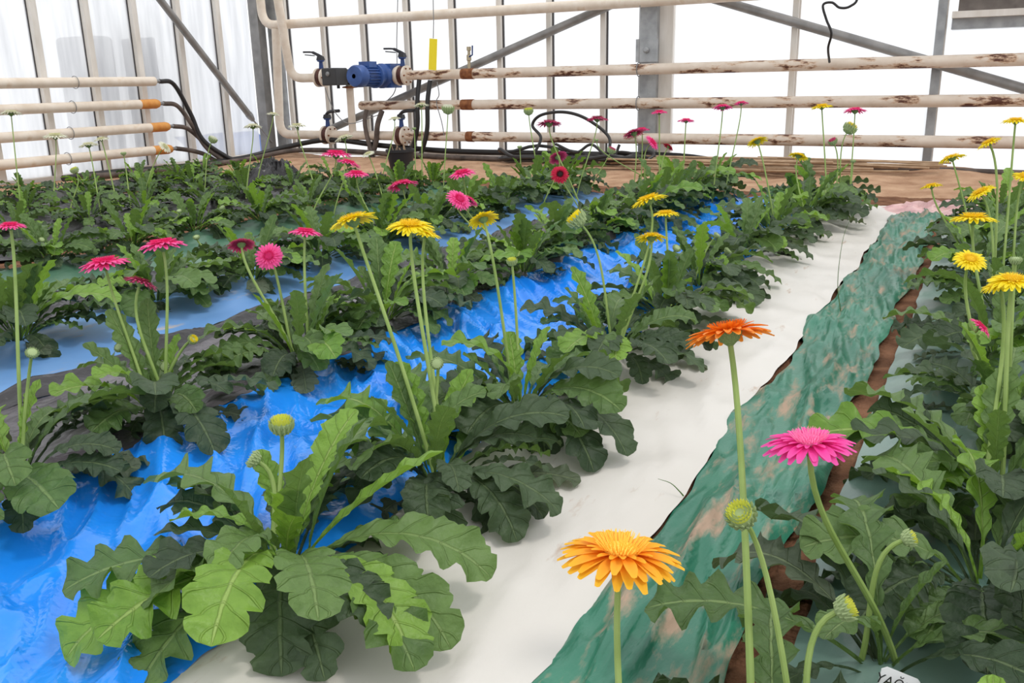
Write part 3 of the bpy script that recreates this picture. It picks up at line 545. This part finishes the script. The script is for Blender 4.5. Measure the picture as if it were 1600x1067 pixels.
CLS = {'up': (78, 42, 0.175, 0.50, 0.20, 0.10, 0.30), 'arch': (66, -28, 0.215, 0.58, 0.24, 0.12, 0.22), 'low': (42, -40, 0.235, 0.55, 0.28, 0.15, 0.12), 'droop': (34, -85, 0.245, 0.48, 0.28, 0.16, 0.10), 'flat': (20, -22, 0.23, 0.60, 0.30, 0.15, 0.08)}
for cl, (a, b, w, lo, pe, ru, fo) in CLS.items():
    for v in range(6):
        ve, fa, uv, tip = leaf_verts(rg, R_(a + rg.uniform(-7, 7)), R_(b + rg.uniform(-14, 14)), w * rg.uniform(0.85, 1.15), lo * rg.uniform(0.8, 1.15), pe, ru * rg.uniform(0.7, 1.3), fo, rg.uniform(-0.5, 0.5))
        for mn in ('young', 'mid', 'dark', 'dusty'): LEAF[cl, v, mn] = (mesh('leaf_' + cl, ve, fa, 'leaf_' + mn, uv), tip)
def add_leaf(plant, cl, mn, yaw, size, rg, roll=0.0):
    me, tip = LEAF[cl, rg.randrange(6), mn]
    r0 = rg.uniform(0.005, 0.03)
    return obj('leaf', me, plant, (r0 * math.cos(yaw), r0 * math.sin(yaw), -0.01), (roll, 0, yaw), size)
def aim_leaf(plant, cl, mn, v, target, size=None, roll=0.0):
    me, tip = LEAF[cl, v, mn]; d = Vector(target) - plant.location
    def frame(vec):
        h = Vector((vec.x, vec.y, 0)).normalized(); return h, Vector((0, 0, 1)), h.cross(Vector((0, 0, 1)))
    sc = min(d.length / tip.length, 0.46 if cl != 'droop' else 0.38); yaw = math.atan2(d.y, d.x) - math.atan2(tip.y, tip.x); el = math.asin(max(-1, min(1, d.z / d.length))) - math.asin(tip.z / tip.length)
    M = Matrix.Rotation(yaw, 4, 'Z') @ Matrix.Rotation(-el, 4, 'Y') @ Matrix.Rotation(roll, 4, 'X')
    o = obj('leaf', me, plant); o.matrix_basis = M @ Matrix.Scale(sc, 4); return o
# ---------------------------------------------------------------- flowers
def petal_geo(L, wd, r0, lift, droop, nseg=5, jag=0.0):
    v = []; uv = []
    for i in range(nseg + 1):
        t = i / nseg; w = wd * (0.45 + 0.75 * math.sin(min(1, t * 1.05 + 0.08) * math.pi * 0.62)) * (1 if t < 0.75 else 0.85 if t < 1 else 0.42)
        x = r0 + (L - r0) * t; z = lift * t - droop * t * t
        for u in (-1, 0, 1): v.append((x, u * w, z + (0.35 * w if u else 0))); uv.append((0.5 + u * 0.5, t))
    f = [(i * 3 + j, i * 3 + j + 1, (i + 1) * 3 + j + 1, (i + 1) * 3 + j) for i in range(nseg) for j in range(2)]
    return v, f, uv
RINGS = [(1.0, 0.088, 0.20, -0.02, 0.16, 24, 0.0), (0.94, 0.085, 0.20, 0.07, 0.14, 22, 0.5), (0.62, 0.055, 0.18, 0.17, 0.06, 20, 0.25)]
PET = {}
for k in PC:
    for ri, (L, wd, r0, li, dr, n, of) in enumerate(RINGS):
        v, f, uv = petal_geo(L, wd, r0, li, dr); PET[k, ri] = mesh('petal', v, f, 'petal_' + k, uv)
def joined_petals(k, rg):
    V = []; Fc = []; UV = []
    for L, wd, r0, li, dr, n, of in RINGS:
        for i in range(n):
            v, f, uv = petal_geo(L * rg.uniform(0.9, 1.05), wd, r0, li + rg.uniform(-.03, .03), dr + rg.uniform(-.05, .05), 4); a = 2 * math.pi * (i + of + rg.uniform(-.2, .2)) / n; c, s = math.cos(a), math.sin(a); b = len(V)
            V += [(x * c - y * s, x * s + y * c, z) for x, y, z in v]; Fc += [tuple(q + b for q in g) for g in f]; UV += uv
    return mesh('ray_petals', V, Fc, 'petal_' + k, UV)
JP = {k: [joined_petals(k, rg) for _ in range(2)] for k in PC}
def disc_mesh(k):
    mb = MB(); mb.lathe([(0.30, -0.02), (0.28, 0.07), (0.18, 0.11), (0.05, 0.10)], n=16)
    for i in range(110):
        r = 0.31 * math.sqrt((i + 0.5) / 110); a = i * 2.39996; h = 0.13 + 0.05 * (1 - abs(r / 0.31 - 0.75)); p = Vector((r * math.cos(a), r * math.sin(a), 0.05)); d = Vector((r * math.cos(a) * 0.5, r * math.sin(a) * 0.5, h))
        mb.tube([p, p + d], [0.016, 0.007], 4)
    return mb.mesh('disc', 'disc_' + k if k in ('red', 'rose') else ('petal_' + k if k not in ('amber', 'yellow', 'magenta') else 'disc_' + k), True)
DISC = {k: disc_mesh(k) for k in PC}
def calyx_mesh():
    mb = MB(); mb.lathe([(0.05, -0.34), (0.10, -0.30), (0.22, -0.20), (0.29, -0.06), (0.27, 0.0)], n=14)
    for i in range(26):
        a = i * 2.39996; z0 = -0.24 + 0.16 * (i / 26); r = 0.17 + 0.1 * (i / 26); p = Vector((r * math.cos(a), r * math.sin(a), z0)); d = Vector((0.06 * math.cos(a), 0.06 * math.sin(a), 0.13)); mb.tube([p, p + d * 0.5, p + d], [0.035, 0.025, 0.004], 4)
    return mb.mesh('calyx', 'calyx', True)
CAL = calyx_mesh()
def bud_mesh(open_):
    mb = MB(); mb.lathe([(0.15, -0.75), (0.5, -0.62), (0.85, -0.25), (0.95, 0.1), (0.8, 0.4), (0.45, 0.55)], n=16)
    for ring, (z0, r, n) in enumerate(((-0.5, 0.66, 12), (-0.15, 0.9, 15), (0.15, 0.9, 15))):
        for i in range(n):
            a = 2 * math.pi * (i + ring * 0.5) / n; c, s = math.cos(a), math.sin(a); p = Vector((r * c, r * s, z0)); d = Vector((0.12 * c - (0.25 * c if ring == 2 and not open_ else -0.1 * c), 0.12 * s - (0.25 * s if ring == 2 and not open_ else -0.1 * s), 0.55)); mb.tube([p, p + d * 0.5, p + d], [0.13, 0.11, 0.01], 5)
    return mb.mesh('bud_scales', 'budgreen', True)
BUD = {0: bud_mesh(False), 1: bud_mesh(True)}
def budpetals(k):
    V = []; Fc = []; UV = []
    for ring, (r, n, h) in enumerate(((0.72, 24, 0.75), (0.5, 18, 0.8), (0.25, 10, 0.72))):
        for i in range(n):
            v, f, uv = petal_geo(h, 0.09, 0.0, 0, 0, 3); a = 2 * math.pi * (i + 0.37 * ring) / n; c, s = math.cos(a), math.sin(a); b = len(V); ln = 0.22
            V += [((r + x * ln) * c - y * s, (r + x * ln) * s + y * c, 0.15 + x + 0.12 * nz(i * 1.7, ring)) for x, y, z in v]; Fc += [tuple(q + b for q in g) for g in f]; UV += uv
    return mesh('bud_petals', V, Fc, 'petal_' + k, UV)
BP = {k: budpetals(k) for k in ('lime', 'yellow', 'cream', 'rose')}
# ---------------------------------------------------------------- plants
PLANTS = {}
rowY = {'R': [0.92, 1.7, 2.1, 2.65, 3.3, 4.0, 4.7, 5.4, 6.1, 6.8], 'A': [0.2, 1.17, 1.65, 2.15, 2.75, 3.35, 4.0, 4.7, 5.4, 6.1, 6.75], 'B': [0.45, 1.21, 1.72, 2.29, 2.85, 3.4, 3.95, 4.5, 5.05, 5.6, 6.2, 6.75, 7.25],
        'C': [1.5, 2.05, 2.75, 3.3, 3.85, 4.4, 4.95, 5.5, 6.05, 6.6, 7.15], 'D': [2.5, 3.16, 3.7, 4.25, 4.8, 5.35, 5.9, 6.5, 7.1], 'E': [3.2, 3.75, 4.3, 4.85, 5.4, 5.95, 6.5, 7.1], 'F': [3.9, 4.5, 5.1, 5.7, 6.3, 6.9, 7.3], 'G': [4.6, 5.2, 5.8, 6.4, 6.9, 7.3]}
rowtxt = {'R': 'row on grey-green film', 'A': 'row beside white film', 'B': 'row beside dusty film', 'C': 'row on dull blue film', 'D': 'row on dark green film', 'E': 'third row from side wall', 'F': 'second row from side wall', 'G': 'row nearest side wall'}
rp = random.Random(5)
for r, ys in rowY.items():
    for i, y in enumerate(ys):
        x = ROWS[r] + rp.uniform(-0.05, 0.05)
        p = obj('gerbera_plant', None, loc=(x, y, gh(x, y) + 0.012)); p['group'] = 'gerbera plants growing in rows'; PLANTS[r, i] = p; p['category'] = 'plant'
for i, (px, py) in enumerate(((950, 1480), (1215, 1290), (1372, 1072))):
    g = ground(px, py, 0.03); p = obj('gerbera_plant', None, loc=(g.x, g.y, gh(g.x, g.y) + 0.012)); p['group'] = 'gerbera plants growing in rows'; p['category'] = 'plant'; PLANTS['N', i] = p
fl = {k: [] for k in PLANTS}
SPEC = {  # leaf counts in the order of KEYS
 'R': (1, 3, 2, 6, 5, 5, 6, 3, 3), 'A': (2, 4, 2, 6, 7, 6, 9, 5, 3), 'B': (2, 5, 3, 8, 5, 8, 7, 3, 4), 'C': (2, 5, 3, 8, 6, 8, 8, 3, 4), 'D': (2, 5, 3, 8, 6, 8, 8, 3, 4), 'E': (1, 4, 2, 6, 5, 5, 6, 3, 3), 'F': (2, 4, 3, 6, 5, 5, 6, 2, 3), 'G': (2, 4, 3, 6, 5, 5, 6, 2, 3), 'N': (0, 0, 0, 1, 1, 2, 2, 1, 1)}
KEYS = [('up', 'young'), ('up', 'mid'), ('arch', 'young'), ('arch', 'mid'), ('arch', 'dark'), ('low', 'mid'), ('low', 'dark'), ('droop', 'dark'), ('flat', 'dusty')]
SIZE = {'up': 0.33, 'arch': 0.38, 'low': 0.36, 'droop': 0.35, 'flat': 0.32}
for (r, i), p in PLANTS.items():
    rl = random.Random(hash((ord(r), i, 3)) & 0xffff); yaw = rl.random() * 6.28
    szf = {'D': 0.9, 'E': 0.8, 'F': 0.74, 'G': 0.7}.get(r, 1.0) * (1.2 if (r in 'BC' and i > 8) or (r == 'A' and i > 8) else 1.0)
    lst = [k for k, n in zip(KEYS, SPEC[r]) for _ in range(n)]; rl.shuffle(lst)
    if r == 'A' and i < 4: lst = lst[:(10, 24, 36, 34)[i]]
    if r == 'B' and i < 3: lst = lst[:30]
    for cl, mn in lst:
        yaw += 2.39996 + rl.uniform(-.3, .3); add_leaf(p, cl, mn, yaw, szf * SIZE[cl] * rl.uniform(0.75, 1.15), rl, rl.uniform(-.2, .2))
STK = {}
AIM = {('A', 1): [(85, 1035, .05, 'arch', 'young', 0), (215, 1075, .05, 'low', 'mid', 1), (330, 1010, .16, 'low', 'young', 2), (150, 1000, .12, 'low', 'young', 3), (340, 900, .2, 'arch', 'mid', 1), (610, 640, .25, 'arch', 'mid', 2), (265, 815, .20, 'arch', 'young', 3), (452, 765, .30, 'up', 'young', 4), (690, 700, .27, 'up', 'young', 1), (560, 640, .33, 'up', 'young', 0), (778, 905, .08, 'arch', 'mid', 4), (768, 1050, .04, 'arch', 'mid', 5), (700, 1080, .06, 'arch', 'young', 0), (660, 1060, .06, 'low', 'mid', 3), (215, 950, .10, 'low', 'dusty', 4), (440, 1060, .05, 'droop', 'dark', 1), (480, 740, .2, 'arch', 'dark', 5)],
       ('A', 2): [(700, 880, .03, 'droop', 'dark', 2), (850, 810, .04, 'low', 'dark', 0), (820, 855, .03, 'droop', 'dark', 3), (580, 620, .3, 'up', 'mid', 2), (760, 610, .28, 'arch', 'mid', 3)],
       ('A', 3): [(1000, 722, .05, 'arch', 'dark', 0), (955, 758, .03, 'low', 'dark', 2), (890, 785, .03, 'droop', 'dark', 0), (690, 540, .28, 'arch', 'young', 1), (860, 510, .3, 'up', 'young', 3)],
       ('A', 5): [(1105, 625, .03, 'droop', 'dark', 4)], ('A', 6): [(1245, 608, .03, 'droop', 'mid', 5), (1210, 490, .04, 'low', 'dark', 1)],
       ('R', 2): [(1185, 655, .22, 'arch', 'young', 2), (1250, 560, .25, 'arch', 'mid', 4), (1410, 640, .30, 'up', 'mid', 5), (1560, 640, .3, 'up', 'mid', 2)],
       ('N', 2): [(1130, 880, .05, 'low', 'dusty', 2), (1190, 790, .12, 'arch', 'dark', 3), (1330, 780, .2, 'arch', 'mid', 1), (1480, 880, .25, 'up', 'mid', 3), (1290, 1000, .2, 'low', 'mid', 0), (1580, 960, .12, 'arch', 'mid', 5)],
       ('B', 2): [(270, 780, .02, 'droop', 'dark', 3), (150, 590, .22, 'arch', 'young', 0), (350, 720, .04, 'low', 'dark', 2)], ('C', 1): [(190, 470, .18, 'arch', 'young', 3)]}
for k_, lst_ in AIM.items():
    for px_, py_, z_, cl_, mn_, v_ in lst_: aim_leaf(PLANTS[k_], cl_, mn_, v_, ground(px_, py_, z_ + 0.02))
BASE = {(1138, 518): (1180, 1290), (1160, 807): (1262, 1290), (86, 212): (85, 330), (138, 226): (160, 350), (158, 217): (180, 330), (17, 176): (35, 340), (395, 197): (385, 315), (427, 178): (400, 300), (464, 196): (475, 315), (537, 215): (530, 310), (575, 240): (600, 320), (616, 185): (590, 300), (658, 164): (660, 305), (700, 172): (693, 300), (332, 219): (320, 310),
 (525, 240): (540, 350), (545, 254): (548, 345), (557, 271): (562, 365), (628, 288): (640, 360), (722, 270): (735, 355), (718, 311): (712, 400), (733, 312): (735, 390), (1129, 167): (1112, 325), (1158, 161): (1130, 320), (1072, 188): (1065, 330), (1030, 175): (1030, 330), (990, 207): (988, 335), (1003, 202): (1000, 330), (1020, 222): (1010, 335), (1045, 229): (1030, 330), (933, 185): (935, 315), (858, 192): (855, 350), (871, 245): (880, 335), (875, 272): (868, 350), (826, 175): (845, 310), (812, 230): (810, 300), (955, 236): (945, 310),
 (1284, 166): (1292, 335), (1336, 172): (1325, 335), (1327, 202): (1310, 330), (1302, 222): (1305, 335), (1333, 252): (1325, 335), (1183, 220): (1212, 375), (1248, 243): (1260, 365), (258, 229): (225, 310), (117, 267): (120, 335), (193, 240): (205, 330), (647, 201): (650, 300)}
def flower(px, py, w, col, bx, by, kind='f', tl=(0, 0), dk=1.0, plant=None, big=False):
    """head at pixel (px,py), w pixels across; stem base near pixel (bx,by); tl = tilt of the face (right, towards camera)"""
    if (px, py) in BASE:
        bx, by = BASE[px, py]; g = ground(bx, by, 0.05); plant = min(PLANTS, key=lambda k: (PLANTS[k].location - g).length)
    p = PLANTS[plant]; rl = random.Random(int(px * 7 + py)); a = rl.random() * 6.28
    base = p.location + Vector((0.03 * math.cos(a), 0.03 * math.sin(a), 0.0))
    if (px, py) in BASE:
        dv_ = g - p.location; dv_.z = 0; base = p.location + (dv_ if dv_.length < 0.36 else dv_.normalized() * 0.36)
    dep = depth(base) * dk; head = at_depth(px, py, dep); R = w * dep / F_PX / 2
    nrm = Vector((0, 0, 1)) + CAMR * tl[0] + CAMB * tl[1] + Vector((rl.uniform(-.08, .08), rl.uniform(-.08, .08), 0)); nrm.normalize()
    loc = head - p.location; Hh = loc.z; att = loc - nrm * (R * (0.33 if kind == 'f' else 0.7)); b0 = base - p.location
    d1 = b0 + (att - b0) * 0.33 + Vector((0, 0, Hh * 0.10)); d2 = att - nrm * min(0.12, 0.3 * max(0.1, Hh))
    pts = [(1 - t) ** 3 * b0 + 3 * (1 - t) ** 2 * t * d1 + 3 * (1 - t) * t * t * d2 + t ** 3 * att for t in [k / 14 for k in range(15)]]
    r = 0.0047 * rl.uniform(0.9, 1.1); st = MB().tube(pts, [r * (1.15 - 0.3 * k / 14) for k in range(15)], 8); o = obj('flower_stalk', st.mesh('flower_stalk', 'stalk', True), p)
    q = Vector((0, 0, 1)).rotation_difference(nrm).to_euler()
    if kind == 'f':
        h = obj('flower_head', CAL, p, loc, q, R)
        obj('disc', DISC[col], h)
        if big:
            for ri, (L, wd, r0, li, dr, n, of) in enumerate(RINGS):
                for i in range(n):
                    a = 2 * math.pi * (i + of + rl.uniform(-.2, .2)) / n; s = rl.uniform(0.92, 1.06); obj('petal', PET[col, ri], h, None, (rl.uniform(-.12, .12), rl.uniform(-.07, .09), a), (s, s, 1))
        else: obj('ray_petals', JP[col][rl.randrange(2)], h, None, (0, 0, rl.random() * 6))
    else:
        h = obj('flower_bud', BUD[1 if kind == 'bo' else 0], p, loc, q, R)
        if kind == 'bo': obj('bud_petals', BP[col], h)
    fl[plant].append((col if kind == 'f' else 'bud')); STK[px, py] = (plant, round(2 * R, 3), round(head.z, 2))
FL = [
 (970, 862, 196, 'amber', 0, 0, 'f', (0.05, -0.2), 1.0, ('N', 0), True), (1138, 518, 138, 'orange', 0, 0, 'f', (-0.06, -0.42), 1.15, ('N', 1), True), (1265, 690, 140, 'magenta', 0, 0, 'f', (0.02, -0.1), 0.86, ('N', 2), True),
 (1160, 807, 46, 'lime', 0, 0, 'bo', (-0.6, 0.5), 1.0, ('N', 1)), (1318, 952, 38, 'lime', 0, 0, 'bo', (1.6, 0.2), 1.05, ('N', 1)), (1418, 842, 26, 'lime', 0, 0, 'bo', (2.5, 0.1), 0.98, ('N', 2)),
 (1582, 437, 74, 'yellow', 1510, 850, 'f', (0, 0.1), 1.0, ('R', 2), True), (1562, 445, 58, 'yellow', 0, 0, 'f', (-0.2, -0.1), 1.05, ('R', 2)), (1516, 405, 52, 'yellow', 0, 0, 'f', (0, 0.5), 1.0, ('R', 3)), (1521, 340, 72, 'yellow', 0, 0, 'f', (0, -0.1), 1.0, ('R', 4)),
 (1533, 510, 42, 'pink', 0, 0, 'f', (0.9, 0.3), 1.0, ('R', 3)), (1587, 407, 18, 'lime', 0, 0, 'b', (0, 0), 1.0, ('R', 3)),
 (1455, 290, 34, 'yellow', 0, 0, 'f', (-0.1, -0.2), 1.0, ('R', 6)), (1487, 246, 42, 'yellow', 0, 0, 'f', (-0.2, -0.4), 1.0, ('R', 6)), (1531, 300, 46, 'yellow', 0, 0, 'f', (-0.6, -0.2), 1.0, ('R', 5)), (1545, 222, 38, 'yellow', 0, 0, 'f', (-0.45, -0.2), 1.0, ('R', 5)), (1587, 188, 42, 'yellow', 0, 0, 'f', (0, -0.1), 1.0, ('R', 5)), (1600, 275, 34, 'yellow', 0, 0, 'f', (0, 0.4), 1.0, ('R', 5)),
 (1284, 166, 34, 'yellow', 0, 0, 'f', (0, -0.1), 1.0, ('A', 9)), (1336, 172, 37, 'pink', 0, 0, 'f', (0, -0.15), 1.0, ('A', 10)), (1327, 202, 20, 'yellow', 0, 0, 'bo', (0.7, -0.2), 1.0, ('A', 10)), (1302, 222, 13, 'rose', 0, 0, 'bo', (-0.5, 0), 1.0, ('A', 10)), (1333, 252, 8, 'lime', 0, 0, 'b', (0, 0), 1.0, ('A', 10)),
 (1183, 220, 34, 'yellow', 0, 0, 'f', (-0.3, -0.5), 1.0, ('A', 8)), (1248, 243, 32, 'yellow', 0, 0, 'f', (0.35, -0.2), 1.0, ('A', 9)),
 (1129, 167, 32, 'pink', 0, 0, 'f', (0, -.15), 1.0, ('B', 12)), (1158, 161, 25, 'pink', 0, 0, 'f', (0, -.1), 1.0, ('B', 12)), (1072, 188, 28, 'pink', 0, 0, 'f', (0, -.1), 1.0, ('B', 11)), (1030, 175, 27, 'pink', 0, 0, 'f', (0, -.1), 1.0, ('B', 11)), (990, 207, 38, 'rose', 0, 0, 'f', (-.2, -.3), 1.0, ('B', 10)), (1003, 202, 26, 'pink', 0, 0, 'f', (0, -.1), 1.0, ('B', 10)), (1020, 222, 28, 'pink', 0, 0, 'f', (1.0, .6), 1.0, ('B', 10)), (1045, 229, 19, 'red', 0, 0, 'f', (.8, -.3), 1.0, ('B', 10)),
 (933, 185, 36, 'rose', 0, 0, 'f', (0, -.2), 1.0, ('C', 10)), (858, 192, 40, 'rose', 0, 0, 'f', (0, -.25), 1.0, ('C', 9)), (871, 245, 32, 'rose', 0, 0, 'f', (-.5, -.9), 1.0, ('C', 9)), (875, 272, 30, 'red', 0, 0, 'f', (.1, 2.2), 0.98, ('C', 8)), (826, 175, 14, 'lime', 0, 0, 'bo', (-.1, 0), 1.0, ('C', 9)), (700, 172, 18, 'cream', 0, 0, 'bo', (0, 0), 1.0, ('D', 8)), (812, 230, 7, 'lime', 0, 0, 'b', (0, 0), 1.0, ('C', 9)), (955, 236, 13, 'rose', 0, 0, 'bo', (.5, 0), 1.0, ('C', 10)), (932, 219, 6, 'lime', 0, 0, 'b', (0, 0), 1.0, ('B', 11)),
 (658, 164, 26, 'cream', 0, 0, 'f', (-.1, -.1), 1.0, ('D', 8)), (616, 185, 22, 'cream', 0, 0, 'f', (-.1, -.1), 1.0, ('E', 7)), (537, 215, 32, 'cream', 0, 0, 'f', (-.3, -.1), 1.0, ('E', 6)), (575, 240, 22, 'cream', 0, 0, 'f', (-.4, .2), 1.0, ('E', 6)), (464, 196, 30, 'cream', 0, 0, 'f', (0, -.05), 1.0, ('F', 6)), (395, 197, 30, 'cream', 0, 0, 'f', (0, -.1), 1.0, ('G', 5)), (427, 178, 22, 'cream', 0, 0, 'f', (.1, -.2), 1.0, ('G', 5)), (332, 219, 13, 'cream', 0, 0, 'bo', (.6, 0), 1.0, ('G', 5)), (647, 201, 6, 'lime', 0, 0, 'b', (0, 0), 1.0, ('D', 8)),
 (86, 212, 38, 'cream', 0, 0, 'f', (0, -.05), 1.0, ('F', 1)), (138, 226, 32, 'cream', 0, 0, 'f', (-.1, -.1), 1.0, ('F', 2)), (158, 217, 25, 'cream', 0, 0, 'f', (-.1, 0), 1.0, ('F', 2)), (17, 176, 34, 'cream', 0, 0, 'f', (0, -.1), 1.0, ('F', 0)), (258, 229, 24, 'cream', 0, 0, 'f', (1.1, .2), 1.0, ('G', 3)), (117, 267, 12, 'lime', 0, 0, 'bo', (-.5, 0), 1.0, ('F', 1)), (193, 240, 8, 'lime', 0, 0, 'b', (0, 0), 1.0, ('F', 3)),
 (525, 240, 50, 'pink', 0, 0, 'f', (0, -.05), 1.0, ('D', 4)), (545, 254, 40, 'pink', 0, 0, 'f', (.3, -.1), 1.0, ('D', 5)), (557, 271, 42, 'pink', 0, 0, 'f', (0, 0), 1.0, ('D', 4)), (628, 288, 52, 'pink', 0, 0, 'f', (-.2, -.2), 1.0, ('C', 5)), (722, 270, 45, 'pink', 0, 0, 'f', (-.2, .05), 1.0, ('C', 7)), (718, 311, 42, 'pink', 0, 0, 'f', (.7, .7), 1.0, ('C', 6)), (733, 312, 34, 'pink', 0, 0, 'f', (.6, -.5), 1.0, ('C', 6)),
 (551, 343, 78, 'yellow', 0, 0, 'f', (-.22, -.28), 1.05, ('A', 2), True), (641, 352, 74, 'yellow', 0, 0, 'f', (0.05, 0), 1.05, ('A', 2), True), (665, 364, 52, 'yellow', 0, 0, 'f', (.3, -.1), 1.1, ('A', 2)), (755, 341, 52, 'yellow', 0, 0, 'f', (-.35, -.7), 1.0, ('A', 3)), (903, 345, 30, 'yellow', 0, 0, 'bo', (-.9, -.2), 1.0, ('A', 4)), (1013, 311, 60, 'yellow', 0, 0, 'f', (-.25, -.25), 1.0, ('A', 4)), (1040, 333, 44, 'yellow', 0, 0, 'f', (0, -.1), 1.0, ('A', 5)), (1018, 370, 52, 'yellow', 0, 0, 'f', (0, -.35), 1.0, ('A', 4)),
 (800, 410, 16, 'lime', 0, 0, 'bo', (0, 0), 1.0, ('A', 3)), (683, 568, 20, 'lime', 0, 0, 'b', (0, 2), 1.0, ('A', 2)), (1057, 388, 13, 'lime', 0, 0, 'b', (.5, .8), 1.0, ('A', 5)), (1137, 393, 13, 'lime', 0, 0, 'b', (1, .3), 1.0, ('A', 6)), (1120, 368, 11, 'lime', 0, 0, 'b', (.8, .3), 1.0, ('A', 6)),
 (16, 352, 46, 'pink', 0, 0, 'f', (0, 0), 1.0, ('B', 1)), (163, 410, 78, 'pink', 0, 0, 'f', (-.08, 0), 1.0, ('B', 2), True), (253, 381, 74, 'pink', 0, 0, 'f', (-.05, -.12), 1.0, ('B', 2), True), (220, 440, 55, 'rose', 0, 0, 'f', (.35, -.4), 1.0, ('B', 2)), (377, 381, 45, 'rose', 0, 0, 'f', (-.2, -.75), 1.0, ('B', 3)), (420, 400, 45, 'pink', 0, 0, 'f', (.05, 1.8), 1.0, ('B', 3)), (477, 362, 53, 'pink', 0, 0, 'f', (.15, -.12), 1.0, ('B', 3)),
 (440, 667, 36, 'lime', 0, 0, 'bo', (0, 0), 1.02, ('A', 1)), (397, 718, 27, 'cream', 0, 0, 'b', (-1.5, .2), 1.02, ('A', 1)), (50, 552, 19, 'lime', 0, 0, 'b', (.6, .6), 1.0, ('B', 1)), (187, 543, 16, 'lime', 0, 0, 'b', (-.3, 1), 1.0, ('B', 2)), (258, 573, 16, 'lime', 0, 0, 'b', (0, 2), 1.0, ('B', 2)), (300, 531, 15, 'yellow', 0, 0, 'bo', (1.5, .8), 1.0, ('B', 2)), (307, 371, 10, 'lime', 0, 0, 'b', (0, .5), 1.0, ('C', 3)), (65, 375, 10, 'lime', 0, 0, 'b', (.8, .5), 1.0, ('D', 1)), (280, 330, 8, 'lime', 0, 0, 'b', (0, .5), 1.0, ('D', 2)), (347, 325, 9, 'lime', 0, 0, 'b', (-.5, .5), 1.0, ('D', 3)),
]
for e in FL:
    flower(*e)
import collections
cnames = {'amber': 'amber', 'orange': 'orange', 'magenta': 'magenta', 'yellow': 'yellow', 'pink': 'pink', 'rose': 'dark pink', 'red': 'red', 'cream': 'cream white', 'bud': 'bud', 'lime': 'bud'}
for (r, i), p in PLANTS.items():
    cs = []
    for c in fl[r, i]:
        if cnames[c] not in cs: cs.append(cnames[c])
    cs = [c for c in cs if c != 'bud'][:2] or (['unopened'] if cs else [])
    what = 'gerbera with ' + ' and '.join(cs) + ' flowers' if cs else 'leafy gerbera without flowers'
    what = what.replace('unopened flowers', 'closed buds')
    if r == 'N':
        p['label'] = ('amber flowered gerbera rooted where the green film meets the soil gap', 'gerbera with one orange flower on the tallest stalk by the soil gap', 'gerbera with one magenta flower beside the white plant tag')[i]; continue
    p['label'] = f"{what}, {ORD[len(rowY[r]) - 1 - i]} from back wall in {rowtxt[r]}"
# ---------------------------------------------------------------- litter
M_['dry'] = noisy('dry_leaf', [(0.3, (0.22, 0.13, 0.07)), (0.7, (0.42, 0.29, 0.18))], 30, 0.8, bump=0.4)
dme = LEAF['flat', 1, 'dusty'][0].copy(); dme.materials.clear(); dme.materials.append(M_['dry'])
for px, py, sz, yw, lb_ in ((1150, 958, 0.10, 2.4, 'curled dry brown leaf lying in the bare soil gap'), (1215, 845, 0.07, 0.6, 'small dry brown leaf lying on the grey-green film'), (1300, 745, 0.08, 4.0, 'dry brown leaf lying at the edge of the grey-green film')):
    g = ground(px, py, 0.01); tag(obj('dry_leaf', dme, None, (g.x, g.y, gh(g.x, g.y) + 0.02), (0.3, 0, yw), sz), lb_, 'dry leaf')
for pts, lb_ in (([(1068, 775, .02), (1062, 768, .04), (1048, 755, .06), (1028, 748, .05)], 'short bent grass blade growing at the edge of the white film'), ([(1314, 490, .02), (1309, 440, .12), (1318, 370, .24), (1335, 330, .3)], 'tall thin grass blade rising from the white film')):
    b0 = ground(pts[0][0], pts[0][1], pts[0][2]); dd = depth(b0); q = [b0] + [at_depth(x, y, dd) for x, y, z in pts[1:]]; q = spline(q, 5)
    tag(MB().tube(q, [0.0022 * (1 - 0.8 * k / len(q)) for k in range(len(q))], 5).build('grass_blade', 'leaf_mid', None, True), lb_, 'grass')
# ---------------------------------------------------------------- plant tag
tb = ground(1408, 1100, 0.03)
tg = thing('plant_tag', 'white plastic plant tag with black handwriting in the grey-green film row', 'plant tag', tb)
tm = Matrix.Translation(at_depth(1402, 1085, depth(tb) * 0.96) - tb) @ (Matrix((CAMR, Vector((0, 0, 1)).cross(CAMR).normalized() * 0.55 + Vector((0, 0, 0.83)), CAMR.cross(Vector((0, 0, 1))))).transposed().to_4x4()) @ Matrix.Rotation(math.radians(-22), 4, 'Z')
w2 = 0.032; prof = [(-w2, -0.1), (w2, -0.1), (w2, 0.028), (w2 * 0.75, 0.034), (-w2 * 0.75, 0.034), (-w2, 0.028)]
v = [tm @ Vector((x, y, z)) for z in (0, 0.0012) for x, y in prof]
obj('tag_plate', mesh('tag_plate', v, [(5, 4, 3, 2, 1, 0), (6, 7, 8, 9, 10, 11)] + [(k, (k + 1) % 6, 6 + (k + 1) % 6, 6 + k) for k in range(6)], 'tag', smooth=False), tg)
tx = bpy.data.curves.new('writing', 'FONT'); tx.body = 'YA\u011eMUR'; tx.size = 0.022; tx.align_x = 'CENTER'; tx.extrude = 0.0002; tx.shear = 0.15
to = bpy.data.objects.new('writing_src', tx); C.objects.link(to); bpy.context.view_layer.update()
tmesh = bpy.data.meshes.new_from_object(to.evaluated_get(bpy.context.evaluated_depsgraph_get())); bpy.data.objects.remove(to)
tmesh.materials.clear(); tmesh.materials.append(M_['ink']); wo = obj('writing', tmesh, tg); wo.matrix_basis = tm @ Matrix.Translation((0.004, 0.008, 0.0018))
import os
if os.environ.get('DBG'):
    for k, v in STK.items(): print('FLW', k, v)
